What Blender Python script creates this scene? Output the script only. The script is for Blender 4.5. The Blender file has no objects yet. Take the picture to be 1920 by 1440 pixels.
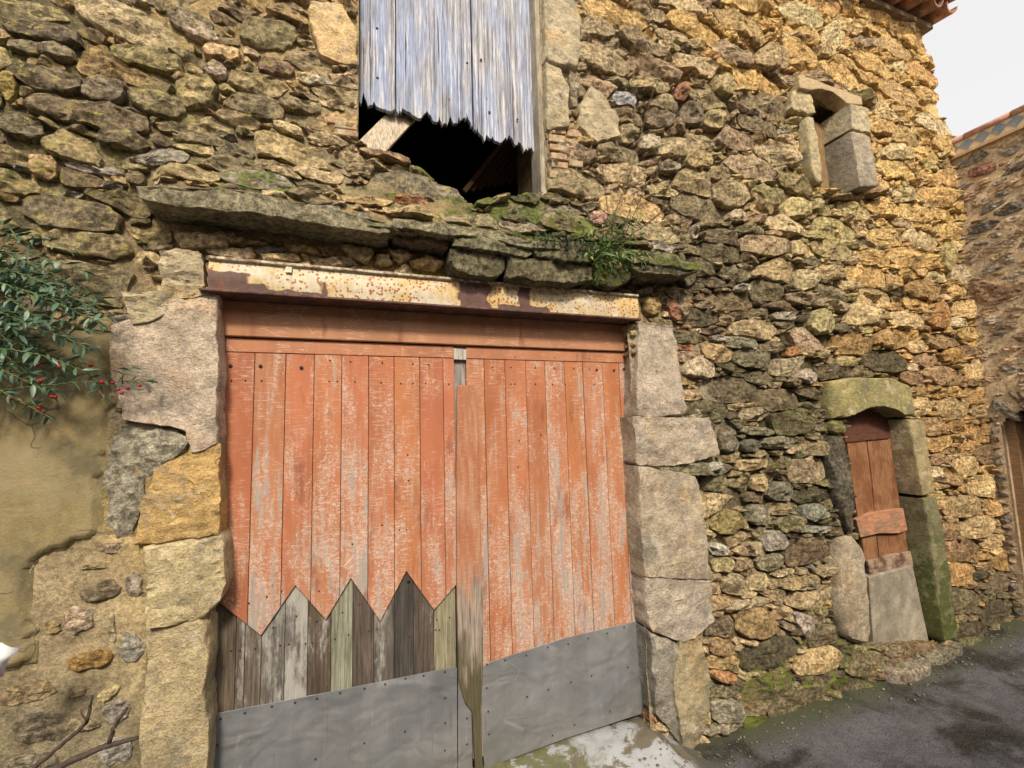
import bpy, bmesh, math, random
import numpy as np
from mathutils import Matrix, Vector
from mathutils.geometry import delaunay_2d_cdt
random.seed(7); rng = np.random.default_rng(7)
SC = bpy.context.scene
COL = SC.collection

# ------------------------------------------------------------------ camera, light
F = 850.0
_H = np.array([2300., 20., F]); _V = np.array([-240., -8500., F])
_h = _H/np.linalg.norm(_H); _v = _V-_h*(_V@_h); _v /= np.linalg.norm(_v)
_n = np.cross(_v, _h); _n = _n if _n[2] > 0 else -_n
DW = 2.2036
def ray(px, py):
    c = np.array([px-960., py-720., F]); return np.array([c@_h, c@_n, c@_v])
def at(px, py, y=0.0):
    """point where the view line of a photo point meets the plane at depth y of the house front"""
    r = ray(px, py); t = (DW+y)/r[1]; return np.array([r[0]*t, y, 1.6+r[2]*t])
def atx(px, py, x):
    r = ray(px, py); t = x/r[0]; return np.array([x, r[1]*t-DW, 1.6+r[2]*t])
def proj(P):
    P = np.atleast_2d(P); w = P-np.array([0, -DW, 1.6])
    c0 = w@np.array([_h[0], _n[0], _v[0]]); c1 = w@np.array([_h[1], _n[1], _v[1]]); c2 = w@np.array([_h[2], _n[2], _v[2]])
    c2 = np.maximum(c2, .05)
    return 960+F*c0/c2, 720+F*c1/c2
cam = bpy.data.objects.new('camera', bpy.data.cameras.new('camera')); COL.objects.link(cam)
cam.data.sensor_width = 36; cam.data.lens = 36*F/1920; cam.data.clip_start = .02; cam.data.clip_end = 500
rt = Vector((_h[0], _n[0], _v[0])); dn = Vector((_h[1], _n[1], _v[1])); fw = Vector((_h[2], _n[2], _v[2]))
m = Matrix.Identity(4)
for i in range(3):
    m[i][0] = rt[i]; m[i][1] = -dn[i]; m[i][2] = -fw[i]
m.translation = Vector((0, -DW, 1.6)); cam.matrix_world = m
SC.camera = cam
SUN_EL, SUN_AZ = 41.0, 190.0          # compass style: direction the light comes from, measured from +Y towards +X
w = bpy.data.worlds.new('World'); SC.world = w; w.use_nodes = True
nt = w.node_tree; nt.nodes.clear()
sky = nt.nodes.new('ShaderNodeTexSky'); sky.sky_type = 'NISHITA'; sky.sun_disc = False
sky.sun_elevation = math.radians(SUN_EL); sky.sun_rotation = math.radians(SUN_AZ)
sky.dust_density = 6.0; sky.air_density = 1.0; sky.ozone_density = 1.0
bg = nt.nodes.new('ShaderNodeBackground'); bg.inputs[1].default_value = .10
veil = nt.nodes.new('ShaderNodeMix'); veil.data_type = 'RGBA'; veil.inputs[0].default_value = .60   # thin bright cloud over the whole sky
veil.inputs[7].default_value = (6.6, 6.2, 5.7, 1)
wo = nt.nodes.new('ShaderNodeOutputWorld'); nt.links.new(sky.outputs[0], veil.inputs[6]); nt.links.new(veil.outputs[2], bg.inputs[0]); nt.links.new(bg.outputs[0], wo.inputs[0])
sl = bpy.data.lights.new('sun', 'SUN'); sl.energy = 2.1; sl.angle = math.radians(8); sl.color = (1, .86, .66)
so = bpy.data.objects.new('sun', sl); COL.objects.link(so)
az = math.radians(SUN_AZ); el = math.radians(SUN_EL)
sd = Vector((math.sin(az)*math.cos(el), math.cos(az)*math.cos(el), math.sin(el)))
so.rotation_euler = sd.to_track_quat('Z', 'Y').to_euler(); so.location = sd*30
SC.view_settings.view_transform = 'Standard'; SC.view_settings.look = 'None'
SC.view_settings.gamma = 1; SC.view_settings.use_curve_mapping = False
SC.view_settings.exposure = 1.02

# ------------------------------------------------------------------ noise
def _hash(i, j, k, s):
    h = (i*374761393+j*668265263+k*2147483629+s*1274126177) & 0xffffffff
    h = ((h ^ (h >> 13))*1274126177) & 0xffffffff
    h = ((h ^ (h >> 16))*2246822519) & 0xffffffff
    return ((h ^ (h >> 15)) & 0xffffff)/float(0xffffff)*2-1
def vn(P, s=0):
    i = np.floor(P).astype(np.int64); f = P-i; u = f*f*(3-2*f)
    r = 0
    for a in (0, 1):
        for b in (0, 1):
            for c in (0, 1):
                wt = (u[:, 0] if a else 1-u[:, 0])*(u[:, 1] if b else 1-u[:, 1])*(u[:, 2] if c else 1-u[:, 2])
                r = r+wt*_hash(i[:, 0]+a, i[:, 1]+b, i[:, 2]+c, s)
    return r
def fbm(P, sc, o=4, s=0, g=.5):
    P = np.asarray(P, float)*sc; r = 0; a = 1; t = 0
    for k in range(o):
        r = r+a*vn(P, s+k*17); t += a; a *= g; P = P*2.03+11.7
    return r/t

# ------------------------------------------------------------------ regions of the front (photo points of places on it)
# px, py, mortar rgb, palette, moss, lichen, joint depth, stone size, sigma
PAL = {
 'grey':  [((.27,.235,.145),4), ((.18,.155,.10),2.4), ((.36,.30,.175),3), ((.33,.24,.14),1), ((.24,.23,.21),1)],
 'mid':   [((.36,.30,.20),4), ((.44,.37,.24),3), ((.27,.225,.15),3), ((.31,.24,.17),.8), ((.29,.28,.25),.5), ((.46,.36,.20),1.5), ((.36,.17,.10),.06)],
 'pale':  [((.46,.38,.24),4), ((.50,.40,.25),2), ((.40,.30,.18),2), ((.32,.27,.20),1), ((.42,.24,.15),.5)],
 'gold_glow':  [((.72,.53,.25),4), ((.64,.46,.21),3), ((.74,.62,.38),2), ((.50,.37,.2),1), ((.38,.30,.20),.6)],  # ochre stones, with the warm sun glow of the upper right worked in
 'dark':  [((.20,.175,.115),3), ((.135,.12,.08),3), ((.27,.235,.155),3), ((.36,.30,.19),1.4), ((.19,.15,.10),.7), ((.40,.34,.24),.5)],
 'olive': [((.40,.34,.19),4), ((.33,.29,.16),3), ((.46,.38,.22),3), ((.27,.24,.15),2), ((.40,.32,.2),.7)],
 'rust':  [((.46,.32,.15),4), ((.38,.26,.125),3), ((.50,.39,.22),2), ((.28,.20,.12),2), ((.55,.46,.32),.6)],
}
REG = [
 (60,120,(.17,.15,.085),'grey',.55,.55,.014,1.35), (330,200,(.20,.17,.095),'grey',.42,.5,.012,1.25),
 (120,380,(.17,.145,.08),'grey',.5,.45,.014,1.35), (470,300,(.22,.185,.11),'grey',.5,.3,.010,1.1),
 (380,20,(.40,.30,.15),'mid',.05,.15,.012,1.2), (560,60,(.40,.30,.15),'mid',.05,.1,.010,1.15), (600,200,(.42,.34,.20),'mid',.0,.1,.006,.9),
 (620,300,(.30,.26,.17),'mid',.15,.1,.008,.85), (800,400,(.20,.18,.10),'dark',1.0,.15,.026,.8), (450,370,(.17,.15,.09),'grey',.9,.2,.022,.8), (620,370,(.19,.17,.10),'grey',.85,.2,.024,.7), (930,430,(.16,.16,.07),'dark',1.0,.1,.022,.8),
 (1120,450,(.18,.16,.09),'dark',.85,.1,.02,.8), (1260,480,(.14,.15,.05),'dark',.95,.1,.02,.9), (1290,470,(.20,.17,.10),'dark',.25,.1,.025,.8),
 (600,450,(.60,.44,.21),'pale',0,0,.012,.95), (800,470,(.60,.43,.20),'pale',0,0,.012,.95), (350,450,(.42,.30,.15),'pale',.1,.1,.01,1.0), (1230,560,(.33,.24,.14),'pale',0,0,.012,1.0),  # mortar of the lintel band brightened against the ledge's shade
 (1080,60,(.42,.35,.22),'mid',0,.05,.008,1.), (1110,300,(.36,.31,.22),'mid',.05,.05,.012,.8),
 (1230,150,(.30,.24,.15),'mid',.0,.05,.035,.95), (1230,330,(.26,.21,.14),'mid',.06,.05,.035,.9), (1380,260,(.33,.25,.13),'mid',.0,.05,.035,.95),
 (1380,50,(.55,.40,.19),'gold_glow',0,0,.03,1.0), (1550,60,(.66,.49,.23),'gold_glow',0,0,.022,1.05), (1680,150,(.72,.52,.24),'gold_glow',0,0,.014,.95), (1720,330,(.66,.48,.22),'gold_glow',0,0,.022,.95),  # mortar tints here carry the upper-right sun glow too
 (1450,330,(.32,.26,.14),'olive',.05,.05,.035,.9), (1580,430,(.36,.28,.14),'olive',.05,.05,.030,.85), (1700,480,(.44,.31,.13),'gold_glow',0,0,.028,.85),
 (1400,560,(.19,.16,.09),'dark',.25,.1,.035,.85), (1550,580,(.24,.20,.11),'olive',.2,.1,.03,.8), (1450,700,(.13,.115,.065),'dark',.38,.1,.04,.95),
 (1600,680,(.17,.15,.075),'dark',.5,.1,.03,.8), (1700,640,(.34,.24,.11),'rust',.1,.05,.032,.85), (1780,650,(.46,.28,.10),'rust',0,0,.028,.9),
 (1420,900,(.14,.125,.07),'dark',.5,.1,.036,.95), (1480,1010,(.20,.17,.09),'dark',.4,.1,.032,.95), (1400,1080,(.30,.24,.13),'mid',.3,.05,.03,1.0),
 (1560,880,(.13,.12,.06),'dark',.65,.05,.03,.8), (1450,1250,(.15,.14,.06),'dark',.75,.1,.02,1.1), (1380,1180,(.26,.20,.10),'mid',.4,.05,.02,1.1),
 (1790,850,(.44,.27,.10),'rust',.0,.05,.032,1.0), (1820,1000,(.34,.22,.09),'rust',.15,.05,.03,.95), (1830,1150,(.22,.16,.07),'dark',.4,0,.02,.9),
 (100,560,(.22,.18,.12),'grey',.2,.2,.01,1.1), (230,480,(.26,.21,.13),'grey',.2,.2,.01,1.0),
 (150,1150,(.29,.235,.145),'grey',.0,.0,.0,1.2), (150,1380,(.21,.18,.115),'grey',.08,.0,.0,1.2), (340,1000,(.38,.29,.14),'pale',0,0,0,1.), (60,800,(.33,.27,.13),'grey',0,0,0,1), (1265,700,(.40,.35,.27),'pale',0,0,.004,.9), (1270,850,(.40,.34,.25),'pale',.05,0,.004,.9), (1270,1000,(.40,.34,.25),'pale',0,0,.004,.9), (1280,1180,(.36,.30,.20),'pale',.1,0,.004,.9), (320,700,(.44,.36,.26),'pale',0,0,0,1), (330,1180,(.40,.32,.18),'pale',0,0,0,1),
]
_rp = np.array([r[:2] for r in REG], float)
_rm = np.array([r[2] for r in REG]); _rs = np.array([(r[4], r[5], r[6]*1.45+.006 if r[6] > .0041 else r[6], min(r[7], 1.) if r[0] > 700 else r[7]*.72) for r in REG])
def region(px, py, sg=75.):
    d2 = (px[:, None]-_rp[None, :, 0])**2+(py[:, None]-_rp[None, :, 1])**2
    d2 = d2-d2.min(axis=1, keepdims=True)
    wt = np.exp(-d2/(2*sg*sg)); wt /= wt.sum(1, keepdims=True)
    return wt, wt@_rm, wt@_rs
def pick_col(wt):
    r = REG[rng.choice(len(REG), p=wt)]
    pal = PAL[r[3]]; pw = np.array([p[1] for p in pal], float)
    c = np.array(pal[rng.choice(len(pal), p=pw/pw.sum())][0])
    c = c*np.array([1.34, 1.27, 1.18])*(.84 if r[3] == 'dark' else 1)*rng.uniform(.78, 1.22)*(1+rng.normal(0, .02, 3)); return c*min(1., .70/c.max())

# ledge over the garage: front surface stands proud of the wall
LX0, LX1, LZB, LZT, LZ2, LPROJ = -.755, 1.99, 2.505, 2.60, 2.92, .165
LBX = [-.8, .18, .24, 1.2, 1.3, 2.1]; LBZ = [2.545, 2.545, 2.53, 2.50, 2.53, 2.53]
def base_y(x, z):
    """depth of the mortar face: 0 is the plane of the wall, negative is towards the street"""
    x = np.asarray(x, float); z = np.asarray(z, float)
    e = np.clip((x-LX0+.03)/.10, 0, 1)*np.clip((LX1-x)/.10, 0, 1)
    t = np.clip((LZ2-z)/(LZ2-LZT), 0, 1)
    b = np.where(z > np.interp(x, LBX, LBZ), -LPROJ*t**1.15, 0)*e
    return b

# ------------------------------------------------------------------ scene helpers
def link(name, me, mat=None, parent=None, **kw):
    o = bpy.data.objects.new(name, me); COL.objects.link(o)
    if mat is not None and me is not None and not me.materials: me.materials.append(mat)
    if parent is not None: o.parent = parent
    for k, v in kw.items(): o[k] = v
    return o
def empty(name, loc=(0, 0, 0), parent=None, **kw):
    o = bpy.data.objects.new(name, None); COL.objects.link(o); o.location = loc; o.empty_display_size = .1
    if parent is not None: o.parent = parent
    for k, v in kw.items(): o[k] = v
    return o
def mesh(V, Fc, name='m', smooth=True, cols=None, masks=None, sharp=0):
    me = bpy.data.meshes.new(name)
    V = np.asarray(V, np.float32)
    if isinstance(Fc, np.ndarray):
        n = Fc.shape[1]; me.vertices.add(len(V)); me.vertices.foreach_set('co', V.ravel())
        me.loops.add(Fc.size); me.loops.foreach_set('vertex_index', Fc.astype(np.int32).ravel())
        me.polygons.add(len(Fc)); me.polygons.foreach_set('loop_start', np.arange(0, Fc.size, n, dtype=np.int32))
        me.polygons.foreach_set('loop_total', np.full(len(Fc), n, np.int32)); me.update(calc_edges=True)
    else:
        me.from_pydata([tuple(v) for v in V], [], Fc)
    if smooth: me.polygons.foreach_set('use_smooth', np.ones(len(me.polygons), bool))
    for nm, A in (('Col', cols), ('Mask', masks)):
        if A is not None:
            A = np.asarray(A, np.float32)
            if A.shape[1] == 3: A = np.hstack([A, np.ones((len(A), 1), np.float32)])
            at_ = me.color_attributes.new(nm, 'FLOAT_COLOR', 'POINT'); at_.data.foreach_set('color', A.ravel())
    me.validate(); me.update()
    if sharp: me.set_sharp_from_angle(angle=math.radians(sharp))
    return me
def bm_mesh(bm, name='m', smooth=False, auto=None):
    me = bpy.data.meshes.new(name); bmesh.ops.recalc_face_normals(bm, faces=bm.faces); bm.to_mesh(me); bm.free()
    if smooth: me.polygons.foreach_set('use_smooth', np.ones(len(me.polygons), bool))
    return me
def bm_box(bm, x0, x1, y0, y1, z0, z1):
    vs = [bm.verts.new((x, y, z)) for x in (x0, x1) for y in (y0, y1) for z in (z0, z1)]
    for f in ((0,1,3,2), (4,6,7,5), (0,4,5,1), (2,3,7,6), (0,2,6,4), (1,5,7,3)): bm.faces.new([vs[i] for i in f])
def prism(poly, yf, th, bev=.003, seg=1):
    """solid board: outline in x,z, front face at yf, thickness th"""
    bm = bmesh.new()
    vs = [bm.verts.new((p[0], yf, p[1])) for p in poly]; f = bm.faces.new(vs)
    r = bmesh.ops.extrude_face_region(bm, geom=[f])
    for v in r['geom']:
        if isinstance(v, bmesh.types.BMVert): v.co.y += th
    bmesh.ops.recalc_face_normals(bm, faces=bm.faces)
    if bev: bmesh.ops.bevel(bm, geom=[e for e in bm.edges], offset=bev, segments=seg, affect='EDGES', profile=.6, clamp_overlap=True)
    return bm_mesh(bm)
def tube(pts, rad, ns=6):
    pts = [Vector(p) for p in pts]; V = []; Fc = []
    for i, p in enumerate(pts):
        d = (pts[min(i+1, len(pts)-1)]-pts[max(i-1, 0)]).normalized()
        a = d.cross(Vector((0, 0, 1))); a = a.normalized() if a.length > .05 else Vector((1, 0, 0)); b = d.cross(a)
        r = rad[i] if hasattr(rad, '__len__') else rad
        for k in range(ns):
            t = 2*math.pi*k/ns; V.append(p+a*math.cos(t)*r+b*math.sin(t)*r)
    for i in range(len(pts)-1):
        for k in range(ns):
            Fc.append((i*ns+k, i*ns+(k+1) % ns, (i+1)*ns+(k+1) % ns, (i+1)*ns+k))
    Fc.append(tuple(range(ns))[::-1]); Fc.append(tuple((len(pts)-1)*ns+k for k in range(ns)))
    return V, Fc
def join_geo(parts):
    V = []; Fc = []
    for v, f in parts:
        o = len(V); V.extend(v); Fc.extend([tuple(i+o for i in t) for t in f])
    return V, Fc

# ------------------------------------------------------------------ materials
class NT:
    def __init__(s, name):
        s.m = bpy.data.materials.new(name); s.m.use_nodes = True; s.t = s.m.node_tree; s.t.nodes.clear()
        s.out = s.N('ShaderNodeOutputMaterial'); s.b = s.N('ShaderNodeBsdfPrincipled'); s.L(s.b.outputs[0], s.out.inputs[0])
        s.b.inputs['Roughness'].default_value = .9; s.b.inputs['Specular IOR Level'].default_value = .25
        s.geo = s.N('ShaderNodeNewGeometry')
    def N(s, t): return s.t.nodes.new(t)
    def L(s, a, b): s.t.links.new(a, b)
    def set(s, sock, v):
        if isinstance(v, bpy.types.NodeSocket): s.L(v, sock)
        else:
            if hasattr(sock.default_value, '__len__') and not hasattr(v, '__len__'): v = (v,)*len(sock.default_value)
            if hasattr(v, '__len__') and len(sock.default_value) == 4 and len(v) == 3: v = (*v, 1)
            sock.default_value = v
    def pos(s, sx=1, sy=1, sz=1, off=None):
        mp = s.N('ShaderNodeMapping'); s.L(s.geo.outputs['Position'], mp.inputs[0]); mp.inputs['Scale'].default_value = (sx, sy, sz)
        if off is not None: s.L(off, mp.inputs['Location'])
        return mp.outputs[0]
    def noise(s, v, sc, det=4, rough=.55, dist=0):
        n = s.N('ShaderNodeTexNoise'); s.L(v, n.inputs['Vector']); n.inputs['Scale'].default_value = sc; n.inputs['Detail'].default_value = det
        n.inputs['Roughness'].default_value = rough; n.inputs['Distortion'].default_value = dist; return n.outputs['Fac']
    def voro(s, v, sc, feat='F1', out='Distance', rnd=1):
        n = s.N('ShaderNodeTexVoronoi'); n.feature = feat; s.L(v, n.inputs['Vector']); n.inputs['Scale'].default_value = sc; n.inputs['Randomness'].default_value = rnd
        return n.outputs[out]
    def math(s, op, a, b=None, c=None, clamp=False):
        n = s.N('ShaderNodeMath'); n.operation = op; n.use_clamp = clamp; s.set(n.inputs[0], a)
        if b is not None: s.set(n.inputs[1], b)
        if c is not None: s.set(n.inputs[2], c)
        return n.outputs[0]
    def ss(s, v, lo, hi, a=0, b=1):
        n = s.N('ShaderNodeMapRange'); n.interpolation_type = 'SMOOTHSTEP'; s.L(v, n.inputs[0])
        for i, x in enumerate((lo, hi, a, b)): s.set(n.inputs[i+1], x)
        return n.outputs[0]
    def mix(s, f, a, b, mode='MIX'):
        n = s.N('ShaderNodeMix'); n.data_type = 'RGBA'; n.blend_type = mode; s.set(n.inputs[0], f); s.set(n.inputs[6], a); s.set(n.inputs[7], b); return n.outputs[2]
    def scale(s, c, f):
        n = s.N('ShaderNodeVectorMath'); n.operation = 'SCALE'; s.L(c, n.inputs[0]); s.set(n.inputs[3], f); return n.outputs[0]
    def attr(s, nm):
        n = s.N('ShaderNodeAttribute'); n.attribute_name = nm; return n
    def sep(s, c):
        n = s.N('ShaderNodeSeparateXYZ'); s.L(c, n.inputs[0]); return n.outputs
    def bump(s, hts, dist=.01):
        prev = None
        for h, st, d in hts:
            n = s.N('ShaderNodeBump'); n.inputs['Strength'].default_value = st; n.inputs['Distance'].default_value = d; s.L(h, n.inputs['Height'])
            if prev is not None: s.L(prev, n.inputs['Normal'])
            prev = n.outputs[0]
        s.L(prev, s.b.inputs['Normal'])
    def done(s, c, rough=None, metal=None):
        s.set(s.b.inputs['Base Color'], c)
        if rough is not None: s.set(s.b.inputs['Roughness'], rough)
        if metal is not None: s.set(s.b.inputs['Metallic'], metal)
        return s.m

def mat_stone(name='stone_rubble', fine=1.0, bumpk=1.0):
    k = NT(name); P = k.pos(); c = k.attr('Col').outputs['Color']; mk = k.sep(k.attr('Mask').outputs['Vector'])
    n1 = k.noise(P, 9, 5, .62); n2 = k.noise(P, 42*fine, 5, .7); n3 = k.noise(P, 160*fine, 4, .75); lay = k.noise(k.pos(6, 6, 60), 1, 4, .6, .6)
    v = k.math('MULTIPLY', k.ss(n1, .3, .72, .74, 1.25), k.ss(n2, .34, .66, .44, 1.50))
    v = k.math('MULTIPLY', v, k.ss(n3, .3, .7, .72, 1.25))
    v = k.math('MULTIPLY', v, k.ss(lay, .3, .7, .88, 1.10))
    col = k.scale(c, v)
    # staining: warm iron stain and pale lime bloom
    iron = k.ss(k.noise(k.pos(1, 1, 1.6), 6.5, 4, .6), .56, .72, 0, .30)
    col = k.mix(iron, col, k.mix(1.0, col, (1.25, .92, .55), 'MULTIPLY'))
    pale = k.ss(k.noise(P, 17, 6, .75), .60, .70, 0, .42)
    col = k.mix(pale, col, (.55, .49, .38))
    blk = k.ss(k.noise(P, 15, 6, .76, .4), .54, .64, 0, .65)
    col = k.mix(blk, col, k.scale(col, .42))
    pit = k.ss(k.voro(P, 95*fine), .10, .26, .45, 0); col = k.mix(pit, col, k.scale(col, .35))
    lich = k.math('MULTIPLY', k.ss(k.noise(k.pos(1, 1, 1.3), 21, 4, .6), .575, .62), k.ss(mk[1], .05, .6), clamp=True)
    lich = k.math('MULTIPLY', lich, k.ss(k.noise(P, 90, 3, .6), .38, .5))
    col = k.mix(k.math('MULTIPLY', lich, .85), col, (.50, .44, .14))
    up = k.sep(k.geo.outputs['Normal'])[2]
    mm = k.math('ADD', k.noise(P, 11, 5, .7), k.math('MULTIPLY', up, .10))
    th = k.math('MULTIPLY_ADD', mk[0], -.46, .88)
    moss = k.ss(k.math('SUBTRACT', mm, th), -.03, .05)
    mc = k.mix(k.ss(k.noise(P, 55, 3, .6), .35, .65), (.035, .052, .012), (.13, .17, .030))
    mc = k.mix(k.ss(k.noise(P, 5, 2, .5), .42, .58), mc, (.17, .22, .028))
    col = k.mix(k.math('MULTIPLY', moss, .8), col, mc)
    rg = k.noise(k.pos(1, 1, 1.9), 28, 6, .78, .6); k.bump([(n1, .8, .035), (rg, 1, .022), (n2, 1, .014), (lay, .4, .012), (n3, .9, .005), (pit, -.8, .006)])
    return k.done(col, .92)
def mat_dressed(name='stone_dressed'):
    k = NT(name); P = k.pos(); c = k.attr('Col').outputs['Color']; mk = k.sep(k.attr('Mask').outputs['Vector'])
    n1 = k.noise(P, 5, 5, .6); n2 = k.noise(P, 30, 5, .65); n3 = k.noise(P, 120, 4, .7); ch = k.noise(k.pos(14, 14, 40), 1, 4, .6, 1.)
    v = k.math('MULTIPLY', k.ss(n1, .3, .7, .78, 1.2), k.ss(n2, .3, .7, .80, 1.18)); v = k.math('MULTIPLY', v, k.ss(n3, .3, .7, .82, 1.14))
    col = k.scale(c, v)
    iron = k.ss(k.noise(P, 4.5, 5, .65), .54, .68, 0, .5); col = k.mix(iron, col, k.mix(1.0, col, (1.2, .9, .52), 'MULTIPLY'))
    tool = k.noise(k.pos(30, 30, 8), 1, 3, .6, 1.2); gr = k.ss(k.noise(P, 6, 6, .75, .6), .52, .62, 0, .6); col = k.mix(gr, col, k.scale(k.mix(.6, col, (.25, .26, .25)), .7))
    pale = k.ss(k.noise(P, 9, 6, .75), .55, .64, 0, .5); col = k.mix(pale, col, (.62, .57, .47)); col = k.mix(k.ss(k.noise(P, 26, 5, .75), .60, .66, 0, .6), col, (.13, .125, .10)); col = k.mix(k.ss(k.noise(P, 33, 4, .7), .63, .67, 0, .6), col, (.50, .45, .22))
    pit = k.ss(k.voro(P, 70), .08, .22, .4, 0); col = k.mix(pit, col, k.scale(col, .4))
    mm = k.noise(P, 9, 5, .7); th = k.math('MULTIPLY_ADD', mk[0], -.5, .92)
    moss = k.ss(k.math('SUBTRACT', mm, th), -.05, .05)
    col = k.mix(k.math('MULTIPLY', moss, .85), col, k.mix(n2, (.025, .040, .010), (.12, .145, .035)))
    rg = k.noise(k.pos(1, 1, 1.6), 20, 6, .75, .5); k.bump([(n1, .6, .03), (rg, .8, .012), (ch, .4, .008), (tool, .5, .006), (n2, .8, .012), (n3, .8, .004), (pit, -.6, .004)])
    return k.done(col, .9)
M_ST = mat_stone(); M_DR = mat_dressed()
def mat_mortar():
    k = NT('mortar_earth'); P = k.pos(); c = k.attr('Col').outputs['Color']; mk = k.sep(k.attr('Mask').outputs['Vector'])
    n1 = k.noise(P, 8, 5, .65); n2 = k.noise(P, 55, 5, .7); n3 = k.noise(P, 190, 3, .7); peb = k.voro(P, 48)
    v = k.math('MULTIPLY', k.ss(n1, .3, .7, .72, 1.25), k.ss(n2, .3, .7, .65, 1.32)); v = k.math('MULTIPLY', v, k.ss(n3, .3, .7, .75, 1.2))
    col = k.scale(c, v)
    col = k.mix(k.ss(peb, .12, .2, .35, 0), col, (.45, .40, .30))
    lich = k.math('MULTIPLY', k.ss(k.noise(P, 24, 4, .6), .585, .63), k.ss(mk[1], .05, .6), clamp=True)
    col = k.mix(k.math('MULTIPLY', lich, .8), col, (.48, .43, .14))
    up = k.sep(k.geo.outputs['Normal'])[2]
    mm = k.math('ADD', k.noise(P, 9, 5, .7), k.math('MULTIPLY', up, .10)); th = k.math('MULTIPLY_ADD', mk[0], -.46, .86)
    moss = k.ss(k.math('SUBTRACT', mm, th), -.03, .06)
    mc = k.mix(k.ss(k.noise(P, 55, 3, .6), .35, .65), (.035, .052, .012), (.13, .17, .030))
    col = k.mix(k.math('MULTIPLY', moss, .85), col, mc)
    sm = k.math('SUBTRACT', 1.0, mk[2])
    nb = k.math('MULTIPLY', n2, sm); pb = k.math('MULTIPLY', peb, sm)
    k.bump([(n1, .6, .03), (nb, 1, .022), (pb, -.7, .010), (n3, .7, .004)])
    return k.done(col, .95)
M_MO = mat_mortar()
def mat_plaster():
    k = NT('lime_render'); P = k.pos(); c = k.attr('Col').outputs['Color']
    n1 = k.noise(P, 2.6, 5, .6, .3); n2 = k.noise(k.pos(1, 1, .45), 9, 5, .65); n3 = k.noise(P, 120, 4, .7)
    col = k.scale(c, k.math('MULTIPLY', k.ss(n2, .3, .7, .86, 1.12), k.ss(n3, .3, .7, .90, 1.08)))
    col = k.mix(k.ss(n1, .42, .60, 0, .6), col, (.29, .25, .16)); col = k.mix(k.ss(k.noise(P, 4, 5, .7), .50, .66, 0, .8), col, (.13, .115, .07)); col = k.mix(k.ss(k.noise(P, 12, 5, .7), .56, .66, 0, .4), col, (.36, .24, .10))
    wp = k.N('ShaderNodeVectorMath'); wp.operation = 'ADD'; nz = k.N('ShaderNodeTexNoise'); nz.inputs['Scale'].default_value = 9; k.L(P, nz.inputs['Vector']); k.L(k.scale(nz.outputs['Color'], .12), wp.inputs[0]); k.L(P, wp.inputs[1])
    ck = k.ss(k.voro(wp.outputs[0], 3.2, 'DISTANCE_TO_EDGE'), .0, .012, 1, 0); ck = k.math('MULTIPLY', ck, k.ss(k.noise(P, 3, 3), .50, .56)); col = k.mix(k.math('MULTIPLY', ck, .8), col, (.06, .05, .035))
    gr = k.ss(k.voro(P, 75), .10, .2, .55, 0); col = k.mix(gr, col, k.mix(n2, (.14, .11, .07), (.42, .37, .27)))
    k.bump([(n1, .5, .03), (n2, .7, .012), (gr, .4, .003), (n3, .8, .004), (ck, -1, .004)]); return k.done(col, .93)
M_PL = mat_plaster()
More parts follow.
